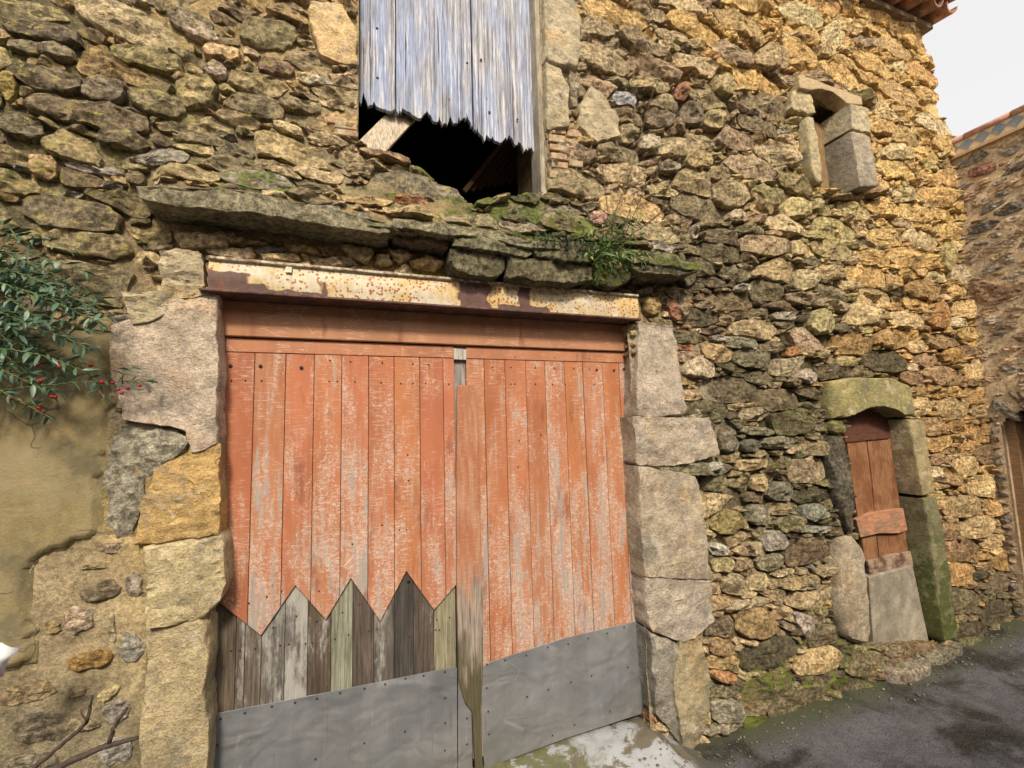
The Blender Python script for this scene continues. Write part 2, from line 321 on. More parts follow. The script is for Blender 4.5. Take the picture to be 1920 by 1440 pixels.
def mat_paint():
    """orange-red paint, scuffed to pale primer and grey wood; object colour = paint tint, alpha = how worn"""
    k = NT('worn_orange_paint'); oi = k.N('ShaderNodeObjectInfo'); col0 = oi.outputs['Color']; wr = oi.outputs['Alpha']; rnd = oi.outputs['Random']
    cx = k.N('ShaderNodeCombineXYZ'); k.L(k.math('MULTIPLY', rnd, 37.0), cx.inputs[0]); k.L(k.math('MULTIPLY', rnd, 91.0), cx.inputs[2]); off = cx.outputs[0]
    blot = k.noise(k.pos(7, 1, 2.2, off), 1, 5, .65, .4); streak = k.noise(k.pos(55, 1, 3.5, off), 1, 5, .7); crack = k.noise(k.pos(14, 1, 230, off), 1, 3, .7); crk2 = k.noise(k.pos(55, 1, 85, off), 1, 6, .85, 1.2)
    z = k.sep(k.geo.outputs['Position'])[2]
    low = k.ss(z, 1.9, .6, -.02, .09)
    w0 = k.math('ADD', k.math('MULTIPLY', blot, .62), k.math('MULTIPLY', streak, .38)); w0 = k.math('ADD', w0, k.math('MULTIPLY', k.math('SUBTRACT', wr, .5), .30)); w0 = k.math('ADD', w0, low)
    primer = k.ss(k.math('ADD', w0, k.math('MULTIPLY', k.math('MULTIPLY', k.math('SUBTRACT', crk2, .5), k.ss(k.noise(k.pos(5, 1, 1.7, off), 1, 4, .65), .36, .62, .25, 1.9)), 1.15)), .61, .65, 0, 1)
    fade = k.ss(w0, .43, .66, 0, .8)
    c = k.scale(col0, k.ss(k.noise(k.pos(5, 1, 1.3, off), 1, 4, .6), .3, .7, .84, 1.14))
    c = k.mix(fade, c, k.mix(k.noise(k.pos(60, 1, 12, off), 1, 5, .7), (.32, .165, .10), (.45, .265, .18)))
    c = k.mix(k.math('MULTIPLY', k.ss(crack, .55, .63, 0, .6), k.ss(blot, .40, .56)), c, (.66, .42, .32))
    c = k.mix(k.math('MULTIPLY', primer, .72), c, (.56, .47, .42))
    bare = k.ss(k.math('ADD', w0, k.math('MULTIPLY', k.math('SUBTRACT', streak, .5), .6)), .62, .70, 0, .8)
    grain = k.noise(k.pos(120, 1, 5, off), 1, 4, .7)
    c = k.mix(bare, c, k.mix(grain, (.15, .14, .14), (.42, .39, .37)))
    scr = k.ss(k.voro(k.pos(6, 1, 9, off), 1, 'DISTANCE_TO_EDGE'), .0, .012, 1, 0)
    scr = k.math('MULTIPLY', scr, k.ss(k.noise(k.pos(3, 1, 3, off), 1, 3), .56, .62)); c = k.mix(k.math('MULTIPLY', scr, .6), c, (.68, .55, .48))
    dk = k.ss(k.noise(k.pos(9, 1, 2.6, off), 1, 4, .6), .58, .70, 0, .65); c = k.mix(dk, c, (.19, .065, .04))
    knot = k.ss(k.voro(k.pos(8, 1, 2.6, off), 1), .02, .05, .8, 0); c = k.mix(k.math('MULTIPLY', knot, k.ss(rnd, .4, .41)), c, (.16, .09, .06))
    k.bump([(blot, .15, .01), (grain, .25, .0015), (primer, -.5, .001), (crack, .4, .0008)])
    return k.done(c, k.ss(primer, 0, 1, .62, .85))
M_PA = mat_paint()
def mat_bare():
    """old unpainted boards; object colour = wood tint, alpha = remains of whitewash"""
    k = NT('old_bare_board'); oi = k.N('ShaderNodeObjectInfo'); c0 = oi.outputs['Color']; wa = oi.outputs['Alpha']
    cx = k.N('ShaderNodeCombineXYZ'); k.L(k.math('MULTIPLY', oi.outputs['Random'], 53.0), cx.inputs[0]); k.L(k.math('MULTIPLY', oi.outputs['Random'], 31.0), cx.inputs[2]); off = cx.outputs[0]
    g = k.noise(k.pos(130, 1, 5, off), 1, 5, .7, .3); b = k.noise(k.pos(14, 1, 3, off), 1, 5, .7); fine = k.noise(k.pos(40, 1, 14, off), 1, 5, .8)
    c = k.scale(c0, k.math('MULTIPLY', k.ss(g, .3, .7, .55, 1.45), k.ss(b, .3, .7, .7, 1.3)))
    wm = k.math('ADD', k.math('MULTIPLY', b, .6), k.math('MULTIPLY', fine, .4)); wm = k.ss(k.math('ADD', wm, k.math('MULTIPLY', k.math('SUBTRACT', wa, .5), .42)), .48, .62)
    c = k.mix(k.math('MULTIPLY', wm, .85), c, k.mix(g, (.24, .24, .23), (.48, .48, .46)))
    kn = k.ss(k.voro(k.pos(12, 1, 5, off), 1), .03, .09, .8, 0); c = k.mix(k.math('MULTIPLY', kn, .7), c, (.03, .025, .02))
    z = k.sep(k.geo.outputs['Position'])[2]
    k.bump([(g, .6, .003), (b, .3, .006), (fine, .3, .002)]); return k.done(c, .85)
M_BA = mat_bare()
def mat_shutter():
    k = NT('silvered_shutter_wood'); oi = k.N('ShaderNodeObjectInfo')
    cx = k.N('ShaderNodeCombineXYZ'); k.L(k.math('MULTIPLY', oi.outputs['Random'], 53.0), cx.inputs[0]); off = cx.outputs[0]
    g = k.noise(k.pos(66, 1, 2.0, off), 1, 6, .78, .35); gf = k.noise(k.pos(260, 1, 9, off), 1, 4, .7); b = k.noise(k.pos(8, 1, 1.8, off), 1, 5, .65)
    z = k.sep(k.geo.outputs['Position'])[2]
    c = k.mix(k.ss(g, .28, .62), (.05, .048, .055), (.42, .43, .48)); c = k.mix(k.ss(b, .38, .62, 0, .8), c, k.mix(gf, (.13, .18, .34), (.40, .49, .70)))
    c = k.mix(k.ss(g, .52, .62, 0, .55), c, (.72, .70, .68))
    c = k.scale(c, k.ss(gf, .3, .7, .7, 1.22))
    rot = k.ss(k.math('ADD', z, k.math('MULTIPLY', k.noise(k.pos(22, 1, 5, off), 1, 4, .7), .42)), 3.52, 3.18, 0, .8)
    c = k.mix(rot, c, k.mix(k.noise(k.pos(90, 1, 60, off), 1, 5, .8), (.07, .055, .05), (.55, .50, .46)))
    crk = k.ss(k.noise(k.pos(80, 1, 1.3, off), 1, 4, .7, .3), .60, .64, 0, .9); c = k.mix(crk, c, (.035, .03, .03))
    kn = k.ss(k.voro(k.pos(9, 1, 3.2, off), 1), .025, .06, .85, 0); c = k.mix(kn, c, (.05, .035, .03))
    k.bump([(g, .8, .004), (gf, .5, .0015), (crk, -1, .004)]); return k.done(c, .8)
M_SH = mat_shutter()
def simple(name, col, rough=.85, sc=20, var=.3, bump=.3, bd=.004, metal=0, stretch=(1, 1, 1), col2=None, sc2=3):
    k = NT(name); P = k.pos(*stretch); n = k.noise(P, sc, 5, .65); n2 = k.noise(k.pos(*stretch), sc*5, 3, .7)
    rgb = k.N('ShaderNodeRGB'); rgb.outputs[0].default_value = (*col, 1); c = rgb.outputs[0]
    if col2: c = k.mix(k.ss(k.noise(k.pos(), sc2, 5, .6), .42, .60), c, col2)
    c = k.scale(c, k.math('MULTIPLY', k.ss(n, .3, .7, 1-var, 1+var), k.ss(n2, .3, .7, 1-var*.6, 1+var*.6)))
    k.bump([(n, bump, bd), (n2, bump, bd*.3)]); return k.done(c, rough, metal)
M_DARK = simple('interior_shade', (.03, .026, .022)); M_BEAM = simple('dusty_beam', (.26, .16, .085), stretch=(6, 1, 6))  # M_DARK: darkness of the unlit room put into a near-black colour
M_IRON = simple('rusty_nail_iron', (.045, .03, .025), .6, 80)
M_SILL = simple('pine_board', (.42, .36, .28), .8, 10, .45, .6, stretch=(14, 4, 3))
M_ROOF = simple('old_roof_tile', (.40, .20, .13), .85, 14, .35, .4, col2=(.22, .15, .12), sc2=9)
M_BRICK = simple('old_brick', (.36, .24, .15), .9, 30, .35, .8, .008, col2=(.36, .30, .20), sc2=14)
M_CONC = simple('grey_concrete', (.30, .27, .22), .9, 12, .25, .3, col2=(.22, .20, .16), sc2=5)
M_REDP = simple('faded_red_door_paint', (.17, .075, .036), .7, 6, .3, .3, stretch=(14, 14, 2), col2=(.24, .125, .065), sc2=5)
M_STEM = simple('dry_stem', (.10, .065, .045), .8, 60); M_GSTEM = simple('green_stem', (.10, .15, .05), .7, 60)
def mat_leaf(name, a, b, rough=.45):
    k = NT(name); oi = k.N('ShaderNodeObjectInfo'); c = k.mix(k.ss(oi.outputs['Random'], .2, 1.), a, b); c = k.mix(k.ss(oi.outputs['Random'], .945, .95), c, (.36, .33, .12))
    n = k.noise(k.pos(), 60, 3, .5); c = k.scale(c, k.ss(n, .3, .7, .8, 1.2)); k.b.inputs['Specular IOR Level'].default_value = .45
    return k.done(c, rough)
M_LEAF = mat_leaf('waxy_blue_green_leaf', (.06, .12, .075), (.22, .32, .22)); M_LEAF2 = mat_leaf('fresh_herb_leaf', (.06, .13, .03), (.17, .27, .08), .55)
M_BERRY = simple('red_berry', (.24, .012, .018), .3, 40, .2, .05)
M_FRAME = simple('ochre_frame_wood', (.33, .23, .11), .85, 5, .3, .3, stretch=(20, 20, 2))
def mat_zinc():
    k = NT('zinc_sheet'); oi = k.N('ShaderNodeObjectInfo'); a = k.noise(k.pos(1, 1, 1), 3, 4, .6); st = k.noise(k.pos(9, 1, 1.0), 1, 5, .6); f = k.noise(k.pos(), 160, 3, .6); sp = k.noise(k.pos(14, 1, 5), 1, 5, .75)
    c = k.mix(k.ss(a, .35, .65), (.185, .20, .225), (.245, .255, .275)); c = k.scale(c, k.ss(st, .3, .7, .90, 1.07)); c = k.scale(c, k.ss(f, .3, .7, .94, 1.05))
    c = k.mix(k.ss(k.noise(k.pos(46, 1, 1.6), 1, 4, .6), .66, .73, 0, .6), c, (.17, .105, .06)); scr = k.ss(k.voro(k.pos(3, 1, 5), 1, 'DISTANCE_TO_EDGE'), 0, .006, 1, 0); scr = k.math('MULTIPLY', scr, k.ss(k.noise(k.pos(4, 1, 4), 1, 3), .54, .6)); c = k.mix(k.math('MULTIPLY', scr, .5), c, (.42, .43, .45)); c = k.mix(k.ss(sp, .64, .70, 0, .5), c, (.36, .37, .39)); c = k.mix(k.ss(k.noise(k.pos(34, 1, 2.2), 1, 5, .7),   .62, .72, 0, .5), c, (.12, .11, .10))
    z = k.sep(k.geo.outputs['Position'])[2]; c = k.mix(k.ss(k.math('ADD', z, k.math('MULTIPLY', sp, .2)), .30, .08, 0, .25), c, (.22, .20, .15))
    dn_ = k.noise(k.pos(2.2, 1, 3.0), 2.2, 2, .5, .5); k.bump([(dn_, .55, .05), (a, .4, .02), (sp, .25, .004), (f, .1, .0006)]); return k.done(c, k.ss(st, .3, .7, .42, .56), .35)
M_ZN = mat_zinc()
def mat_lintel():
    k = NT('flaking_cream_steel_paint'); bare = k.sep(k.attr('Mask').outputs['Vector'])[0]; P = k.pos()
    n = k.noise(P, 30, 5, .7); c = k.mix(k.ss(k.noise(P, 6, 4, .6), .40, .60), (.56, .52, .42), (.55, .42, .21)); c = k.scale(c, k.ss(n, .3, .7, .85, 1.12))
    dens = k.ss(k.noise(P, 5.5, 3, .5), .30, .52)
    sp = k.ss(k.math('ADD', k.voro(k.pos(1, 1, 1), 62), k.math('MULTIPLY', k.math('SUBTRACT', k.noise(P, 70, 4, .7), .5), .9)),   .26, .40, 1, 0); sp = k.math('MULTIPLY', sp, dens)
    halo = k.ss(k.voro(P, 62), .2, .62, .55, 0); c = k.mix(k.math('MULTIPLY', halo, dens), c, (.60, .36, .14)); c = k.mix(k.math('MULTIPLY', sp, .9), c, (.23, .075, .025))
    run = k.ss(k.noise(k.pos(38, 1, 4), 1, 5, .7), .54, .68, 0, .6); c = k.mix(k.math('MULTIPLY', run, dens), c, (.42, .24, .10))
    rust = k.mix(k.noise(P, 34, 5, .75), (.055, .03, .03), (.20, .125, .105)); rust = k.mix(k.ss(k.noise(k.pos(40, 1, 8), 1, 5, .7), .58, .66, 0, .4), rust, (.34, .28, .25)); rust = k.mix(k.ss(k.noise(P, 14, 4), .58, .68, 0, .6), rust, (.24, .09, .04))
    bm_ = k.ss(bare, .45, .55); c = k.mix(bm_, c, rust)
    edge = k.math('MULTIPLY', k.ss(bare, .36, .48), k.math('SUBTRACT', 1.0, bm_)); c = k.mix(k.math('MULTIPLY', edge, .8), c, (.28, .13, .06))
    k.bump([(bm_, -.8, .002), (n, .25, .003), (sp, .5, .001)]); return k.done(c, .62)
M_LI = mat_lintel()
M_RUST = simple('rusted_steel', (.12, .065, .05), .7, 26, .4, .4, col2=(.07, .05, .05), sc2=12)

# ------------------------------------------------------------------ rubble
def chaikin(p, it=1, q=.22):
    for _ in range(it):
        a = p; b = np.roll(p, -1, 0); p = np.stack([a*(1-q)+b*q, a*q+b*(1-q)], 1).reshape(-1, 2)
    return p
def resample(p, n):
    q = np.vstack([p, p[:1]]); d = np.r_[0, np.cumsum(np.linalg.norm(np.diff(q, axis=0), axis=1))]
    t = np.linspace(0, d[-1], n, endpoint=False); return np.stack([np.interp(t, d, q[:, 0]), np.interp(t, d, q[:, 1])], 1)
def clip_half(p, q, nrm):
    """keep the side of line through q where (p-q).nrm <= 0"""
    s = (p-q)@nrm; out = []
    for i in range(len(p)):
        j = (i+1) % len(p)
        if s[i] <= 0: out.append(p[i])
        if (s[i] <= 0) != (s[j] <= 0): t = s[i]/(s[i]-s[j]); out.append(p[i]+(p[j]-p[i])*t)
    return np.array(out) if len(out) > 2 else None
def in_poly(pt, poly):
    x, y = pt; c = False; n = len(poly); j = n-1
    for i in range(n):
        if (poly[i][1] > y) != (poly[j][1] > y) and x < (poly[j][0]-poly[i][0])*(y-poly[i][1])/(poly[j][1]-poly[i][1])+poly[i][0]: c = not c
        j = i
    return c
def inside_many(X, Z, poly):
    c = np.zeros(X.shape, bool); n = len(poly); j = n-1
    for i in range(n):
        a = (poly[i][1] > Z) != (poly[j][1] > Z)
        c ^= a & (X < (poly[j][0]-poly[i][0])*(Z-poly[i][1])/(poly[j][1]-poly[i][1]+1e-12)+poly[i][0]); j = i
    return c
def closest(pt, poly):
    a = poly; b = np.roll(poly, -1, 0); ab = b-a; t = np.clip(((pt-a)*ab).sum(1)/np.maximum((ab*ab).sum(1), 1e-12), 0, 1)
    q = a+ab*t[:, None]; d = np.linalg.norm(q-pt, axis=1); i = d.argmin(); return q[i], d[i]
def pack(x0, x1, z0, z1, asp, rfun, obst, ntry, tilt=lambda x, z: 0., over=.90, rmin=.0085, rmax=.09):
    """rubble layout: variable dart throwing, then weighted cells; returns outlines in x,z"""
    X = rng.uniform(x0, x1, ntry); Z = rng.uniform(z0, z1, ntry)
    R = np.clip(np.exp(rng.normal(math.log(.0235), .55, ntry))*rfun(X, Z), rmin, rmax)
    idx = np.argsort(-R); g = {}; cs = .19; S = []
    ob = [(o, o.min(0), o.max(0)) for o in obst]
    for i in idx:
        x, z, r = X[i], Z[i], R[i]; u = x/asp; ci, cj = int(u//cs), int(z//cs); ok = True
        for a in range(ci-1, ci+2):
            for b in range(cj-1, cj+2):
                for (u2, z2, r2, _) in g.get((a, b), ()):
                    if (u-u2)**2+(z-z2)**2 < (over*(r+r2))**2: ok = False; break
                if not ok: break
            if not ok: break
        if not ok: continue
        for o, lo, hi in ob:
            if x < lo[0]-r*asp or x > hi[0]+r*asp or z < lo[1]-r or z > hi[1]+r: continue
            if in_poly((x, z), o): ok = False; break
            q, d = closest(np.array([x, z]), o); dd = math.hypot((q[0]-x)/asp, q[1]-z)
            if dd < r*.55: ok = False; break
        if ok: g.setdefault((ci, cj), []).append((u, z, r, len(S))); S.append((u, z, r, x))
    out = []
    for k, (u, z, r, x) in enumerate(S):
        ph = rng.uniform(0, 6.28); N = 9
        an = ph+np.arange(N)/N*2*math.pi+rng.uniform(-.22, .22, N); rr = r*rng.uniform(1.25, 1.8, N)
        p = np.stack([u+np.cos(an)*rr, z+np.sin(an)*rr], 1); ci, cj = int(u//cs), int(z//cs)
        for a in range(ci-2, ci+3):
            for b in range(cj-2, cj+3):
                for (u2, z2, r2, k2) in g.get((a, b), ()):
                    if k2 == k: continue
                    d = math.hypot(u2-u, z2-z)
                    if d > 2.0*(r+r2)+.01 or p is None: continue
                    nn = np.array([(u2-u)/d, (z2-z)/d]); t = (d*d+r*r-r2*r2)/(2*d); p = clip_half(p, np.array([u, z])+nn*t, nn)
        if p is None: continue
        p = p*np.array([asp, 1.]); c = np.array([x, z])
        th = tilt(x, z)+rng.normal(0, .05)
        p = c+(p-c)@np.array([[math.cos(th), math.sin(th)], [-math.sin(th), math.cos(th)]])
        for o, lo, hi in ob:
            if x < lo[0]-.3 or x > hi[0]+.3 or z < lo[1]-.15 or z > hi[1]+.15 or p is None: continue
            q, d = closest(c, o); nn = (q-c)/max(d, 1e-6)
            if d < .35: p = clip_half(p, q-nn*.004, nn)
        if p is None or len(p) < 3: continue
        out.append((p, r))
    return out
class Rubble:
    """collects stone solids, displaces them together, then links them as objects"""
    def __init__(s): s.V = []; s.info = []; s.n = 0
    def add(s, poly, front, rise, depth=.07, n=18, rings=5, col=(.3, .25, .18), moss=0, lich=0, facet=.5, rough=1., gap=.006, soft=1, tag='stone', mapf=None, flat=.0, mat=None, label=None, parent=None, edge=None):
        p = np.asarray(poly, float)
        p = resample(chaikin(p, soft) if soft >= 1 else p, n)
        c = p.mean(0); d = p-c; L = np.linalg.norm(d, axis=1); p = c+d*np.maximum(1-gap/np.maximum(L, 1e-4), .5)[:, None]; d = p-c
        ext = np.linalg.norm(d, axis=1).mean()
        ph = rng.uniform(0, 100); ang = np.arctan2(d[:, 1], d[:, 0])
        rl = min(1., .055/max(ext, 1e-3))*rough
        wob = 1+.03*rl*np.sin(ang*3+ph)+.03*rl*np.sin(ang*5+ph*2)+rng.normal(0, .028*rl, n)
        d = d*wob[:, None]
        hw = min(np.ptp(d[:, 0]), np.ptp(d[:, 1]))/2+1e-4
        e = edge if edge is not None else .22
        if rings >= 8: sc = [1, 1, 1-e*.30, 1-e*.75, 1-e*1.3, .62, .45, .30, .15][:rings+1]; hp = [-9, 0, .55, .82, .95, 1, 1, 1, 1][:rings+1]
        elif rings >= 7: sc = [1, 1, 1-e*.22, 1-e*.7, .66, .48, .32, .16]; hp = [-9, .15, .70, .95, 1, 1, 1, 1]
        elif rings >= 5: sc = [1, 1, 1-e*.32, 1-e*1.0, .5, .24]; hp = [-9, .15, .74, .97, 1, 1]
        else: sc = [1, 1, 1-e*.6, .45]; hp = [-9, 0, .7, 1]
        caps = [(rise*rng.uniform(.72, 1.15), *(rng.normal(0, facet, 2)*rise/hw)) for _ in range(4)]
        P2 = []; H = []
        for q, h in zip(sc, hp):
            xy = c+d*q; P2.append(xy); hh = np.full(n, max(h, 0)*rise)
            if h > 0:
                for (a, gx, gz) in caps: hh = np.minimum(hh, np.maximum(a+(xy-c)@np.array([gx, gz]), rise*.12))
            H.append(np.full(n, -depth) if h < -1 else hh)
        tri = None
        if n >= 30:      # broad faces: even net of points inside the rim instead of a fan
            P2 = P2[:5]; H = H[:5]; rim = P2[-1]; g = max(ext/9, .006); lo, hi = rim.min(0), rim.max(0)
            gx, gz = np.meshgrid(np.arange(lo[0]+g*.5, hi[0], g), np.arange(lo[1]+g*.5, hi[1], g)); gp = np.stack([gx.ravel(), gz.ravel()], 1); gp = gp+rng.uniform(-.25, .25, gp.shape)*g
            gp = gp[inside_many(gp[:, 0], gp[:, 1], c+(rim-c)*.94)]
            allp = np.vstack([rim, gp]); res = delaunay_2d_cdt([Vector(p_) for p_ in allp.tolist()], [(a, (a+1) % n) for a in range(n)], [list(range(n))], 1, 1e-7)
            om = [o_[0] if o_ else -1 for o_ in res[3]]
            if min(om) >= 0:
                tri = np.array([[om[a] for a in f_] for f_ in res[2] if len(f_) == 3])
                hh = np.full(len(gp), rise)
                for (a, gx_, gz_) in caps: hh = np.minimum(hh, np.maximum(a+(gp-c)@np.array([gx_, gz_]), rise*.12))
                tri = tri+4*n; P2.append(gp); H.append(hh); sc = sc[:5]
        if tri is None: P2.append(c[None]); H.append(np.array([min(max(a, rise*.3) for a, _, _ in caps)]))
        P2 = np.vstack(P2); H = np.concatenate(H)
        fr = front(P2[:, 0], P2[:, 1]) if callable(front) else front
        fr0 = np.mean(fr) if callable(front) else fr
        Y = np.where(H < -1e-9, fr0+depth, fr-H)
        V = np.stack([P2[:, 0], Y, P2[:, 1]], 1)
        s.V.append(V); s.info.append(dict(tri=tri, a=s.n, b=s.n+len(V), n=n, r=len(sc), col=col, moss=moss, lich=lich, tag=tag, ext=ext, rough=rough, mapf=mapf, mat=mat, label=label, parent=parent, c=c)); s.n += len(V)
    def build(s):
        V = np.vstack(s.V); amp = np.concatenate([np.full(i['b']-i['a'], min(i['ext'], .12)*i['rough']) for i in s.info])
        amp2 = np.minimum(amp, .03*4)
        sd_ = np.concatenate([np.full(i['b']-i['a'], k*3.7 % 50) for k, i in enumerate(s.info)]); Q = V.copy(); Q[:, 1] += sd_
        V[:, 1] += fbm(Q, 9, 3, 1)*amp*.13+fbm(Q, 30, 3, 5)*np.minimum(amp2, .05)*.20
        V[:, 0] += fbm(Q, 14, 3, 9)*amp*.12+fbm(Q, 45, 2, 3)*np.minimum(amp2, .05)*.10; V[:, 2] += fbm(Q, 14, 3, 23)*amp*.10+fbm(Q, 45, 2, 13)*np.minimum(amp2, .05)*.10
        Qr = Q*np.array([1, 1, 2.1]); a3 = np.minimum(amp, .075)
        V[:, 1] -= (.5-np.abs(fbm(Qr, 17, 3, 77)))*a3*.25-.09*a3; V[:, 1] += fbm(Qr, 48, 2, 79)*np.minimum(amp, .05)*.12
        for i in s.info:
            v = V[i['a']:i['b']]
            i['v'] = i['mapf'](v) if i['mapf'] else v
            n, r = i['n'], i['r']; k = np.arange(n); k2 = (k+1) % n; F_ = []
            for j in range(r-1): F_.append(np.stack([j*n+k, j*n+k2, (j+1)*n+k2, (j+1)*n+k], 1))
            i['q'] = np.vstack(F_); i['t'] = np.stack([(r-1)*n+k, (r-1)*n+k2, np.full(n, r*n)], 1) if i['tri'] is None else i['tri'][:, ::-1]
        return s.info
def fc_of(i): return [tuple(f) for f in i['q']]+[tuple(f) for f in i['t']]
def mossv(i):
    v = i['v']; m = i['moss']
    if isinstance(m, tuple): z = v[:, 2]; t = np.clip((z-z.min())/max(np.ptp(z), 1e-4), 0, 1); m = m[1]+(m[0]-m[1])*t
    else: m = np.full(len(v), float(m))
    return np.stack([m, np.full(len(v), float(i['lich'])), m*0], 1)
def stone_obj(i, name, mat, parent):
    v = i['v']; c = v.mean(0); nv = len(v)
    me = mesh(v-c, fc_of(i), name, True, np.tile(i['col'], (nv, 1)), mossv(i), sharp=27 if i['tri'] is None else 40)
    o = link(name, me, i['mat'] or mat, parent); o.location = Vector(c)-(parent.matrix_world.translation if parent else Vector()); 
    if i['label']: o['label'] = i['label']
    return o
def stone_join(infos, name, mat, parent):
    off = 0; V = []; T = []; C = []; Mk = []
    for i in infos:
        nv = len(i['v']); q = i['q']; t = np.vstack([q[:, [0, 1, 2]], q[:, [0, 2, 3]], i['t']])+off
        V.append(i['v']); T.append(t); C.append(np.tile(i['col'], (nv, 1))); Mk.append(mossv(i)); off += nv
    me = mesh(np.vstack(V), np.vstack(T), name, True, np.vstack(C), np.vstack(Mk), sharp=27)
    return link(name, me, mat, parent, kind='stuff')

# ------------------------------------------------------------------ openings and hand-placed stones (photo points)
def W(pts, y=0.): return np.array([[at(px, py, y)[0], at(px, py, y)[2]] for px, py in pts])
GX0, GX1 = at(404, 700)[0], at(1186, 700)[0]
GZ1 = at(700, 560)[2]
gl = at(386, 1300)[0]; gz_ = at(395, 1150)[2]; OP_GAR = np.array([[gl, -.4], [GX1, -.4], [GX1, GZ1], [GX0, GZ1], [GX0, gz_+.03], [gl, gz_-.02]])
OP_WIN = W([(672, 262), (770, 298), (800, 318), (885, 388), (930, 372), (1028, 352)]); OP_WIN = np.vstack([OP_WIN, [[at(1020, 200)[0], 4.7], [at(673, 100)[0], 4.7]]])
OP_DOOR = W([(1592, 784), (1625, 770), (1660, 767), (1690, 772), (1708, 784), (1752, 1000), (1775, 1205), (1638, 1215), (1612, 1000)])
OP_SW = W([(1519, 172), (1562, 184), (1590, 200), (1606, 350), (1545, 347), (1528, 260)])
OPEN = [OP_GAR, OP_WIN, OP_DOOR, OP_SW]
YD = .10     # face of the garage boards
def ell(cx, cy, w_, h_, a=0, k=8):
    t = np.arange(k)/k*2*math.pi+rng.uniform(0, .4); ca, sa = math.cos(math.radians(a)), math.sin(math.radians(a))
    sx = np.sign(np.cos(t))*np.abs(np.cos(t))**.75*w_/2*rng.uniform(.86, 1.12, k); sy = np.sign(np.sin(t))*np.abs(np.sin(t))**.75*h_/2*rng.uniform(.84, 1.12, k)
    return [(cx+x*ca-y*sa, cy+x*sa+y*ca) for x, y in zip(sx, sy)]
HD = []   # (photo outline, y plane of face, rise, depth, colour, moss, lichen, facet, kind)
def hs(pts, col, rise=.035, y=.0, depth=.08, moss=0., lich=0., facet=.4, mat=None, tag='stone', n=30, rings=8, rough=1., gap=.004, label=None, edge=None, soft=1): 
    HD.append(dict(px=pts, col=col, rise=rise, y=y, depth=depth, moss=moss, lich=lich, facet=facet, mat=mat, tag=tag, n=n, rings=rings, rough=rough, gap=gap, label=label, edge=edge, soft=soft))
# dressed jambs of the garage opening
J = dict(rise=.022, y=-.012, depth=.18, facet=.22, mat=M_DR, tag='jamb_stone', n=72, rough=.9, gap=-.008, edge=.035, soft=0)
hs([(212, 612), (328, 562), (404, 548), (405, 640), (406, 828), (360, 848), (345, 802), (230, 782), (208, 700)], (.47, .39, .31), label='broad pinkish grey jamb stone beside the garage door', **J)
hs([(300, 470), (375, 472), (380, 532), (304, 534)], (.52, .44, .30), **{**J, 'n': 30, 'depth': .08})
hs([(232, 548), (326, 548), (306, 590), (246, 608)], (.36, .31, .20), **{**J, 'n': 30, 'depth': .08})
hs([(300, 536), (404, 538), (404, 548), (330, 560), (312, 570)], (.42, .32, .18), **{**J, 'n': 26})
hs([(212, 788), (330, 802), (358, 832), (318, 870), (272, 902), (252, 1000), (205, 1008), (190, 900)], (.44, .41, .32), rise=.022, y=.008, facet=.2, rough=1.3, n=44, gap=-.003, mat=M_ST)
hs([(348, 852), (406, 834), (410, 1002), (330, 1012), (260, 1020), (262, 950), (292, 882)], (.48, .33, .14), label='ochre jamb stone beside the garage door', **J)
hs([(268, 1030), (412, 1006), (419, 1080), (408, 1128), (372, 1166), (276, 1180)], (.50, .42, .25), **{**J, 'rise': .04, 'edge': .12})
hs([(272, 1182), (372, 1164), (388, 1172), (390, 1230), (384, 1300), (386, 1400), (380, 1600), (262, 1600), (264, 1400)], (.46, .38, .23), moss=(.0, .45), **{**J, 'rough': .8, 'facet': .2})
hs([(1203, 606), (1262, 611), (1276, 700), (1288, 768), (1286, 777), (1194, 780)], (.43, .37, .30), label='upper right jamb stone of the garage, pale grey', **J)
hs([(1190, 783), (1332, 786), (1350, 852), (1300, 868), (1236, 872), (1198, 870)], (.42, .355, .28), **{**J, 'rise': .028})
hs([(1200, 876), (1232, 880), (1308, 896), (1322, 960), (1334, 1085), (1212, 1082)], (.40, .34, .26), **{**J, 'rise': .035, 'facet': .2})
hs([(1212, 1086), (1334, 1092), (1342, 1165), (1300, 1198), (1278, 1204), (1222, 1182)], (.41, .36, .30), **{**J, 'rise': .03})
hs([(1222, 1190), (1274, 1212), (1262, 1280), (1284, 1398), (1238, 1345)], (.25, .235, .20), moss=.1, **{**J, 'rise': .04, 'rough': 1.2, 'facet': .35})
hs([(1282, 1210), (1322, 1200), (1334, 1300), (1318, 1400), (1284, 1412), (1268, 1300)], (.36, .31, .20), moss=.35, **{**J, 'rise': .035, 'facet': .3, 'rough': 1.0})
hs([(1236, 874), (1310, 866), (1400, 872), (1392, 890), (1320, 896), (1262, 892)], (.30, .28, .18), rise=.09, moss=.5, n=30)
hs([(1320, 872), (1372, 866), (1382, 888), (1330, 894)], (.55, .52, .44), rise=.10, moss=.0, n=24)
# broken stones between lintel and right jamb
hs([(1208, 552), (1240, 556), (1250, 585), (1216, 592)], (.50, .36, .17), facet=.6); hs([(1252, 556), (1272, 558), (1288, 600), (1268, 602)], (.42, .22, .14))
hs([(1276, 560), (1302, 566), (1296, 590), (1290, 598)], (.38, .30, .2)); hs([(1202, 536), (1235, 536), (1228, 550), (1206, 550)], (.4, .32, .22))
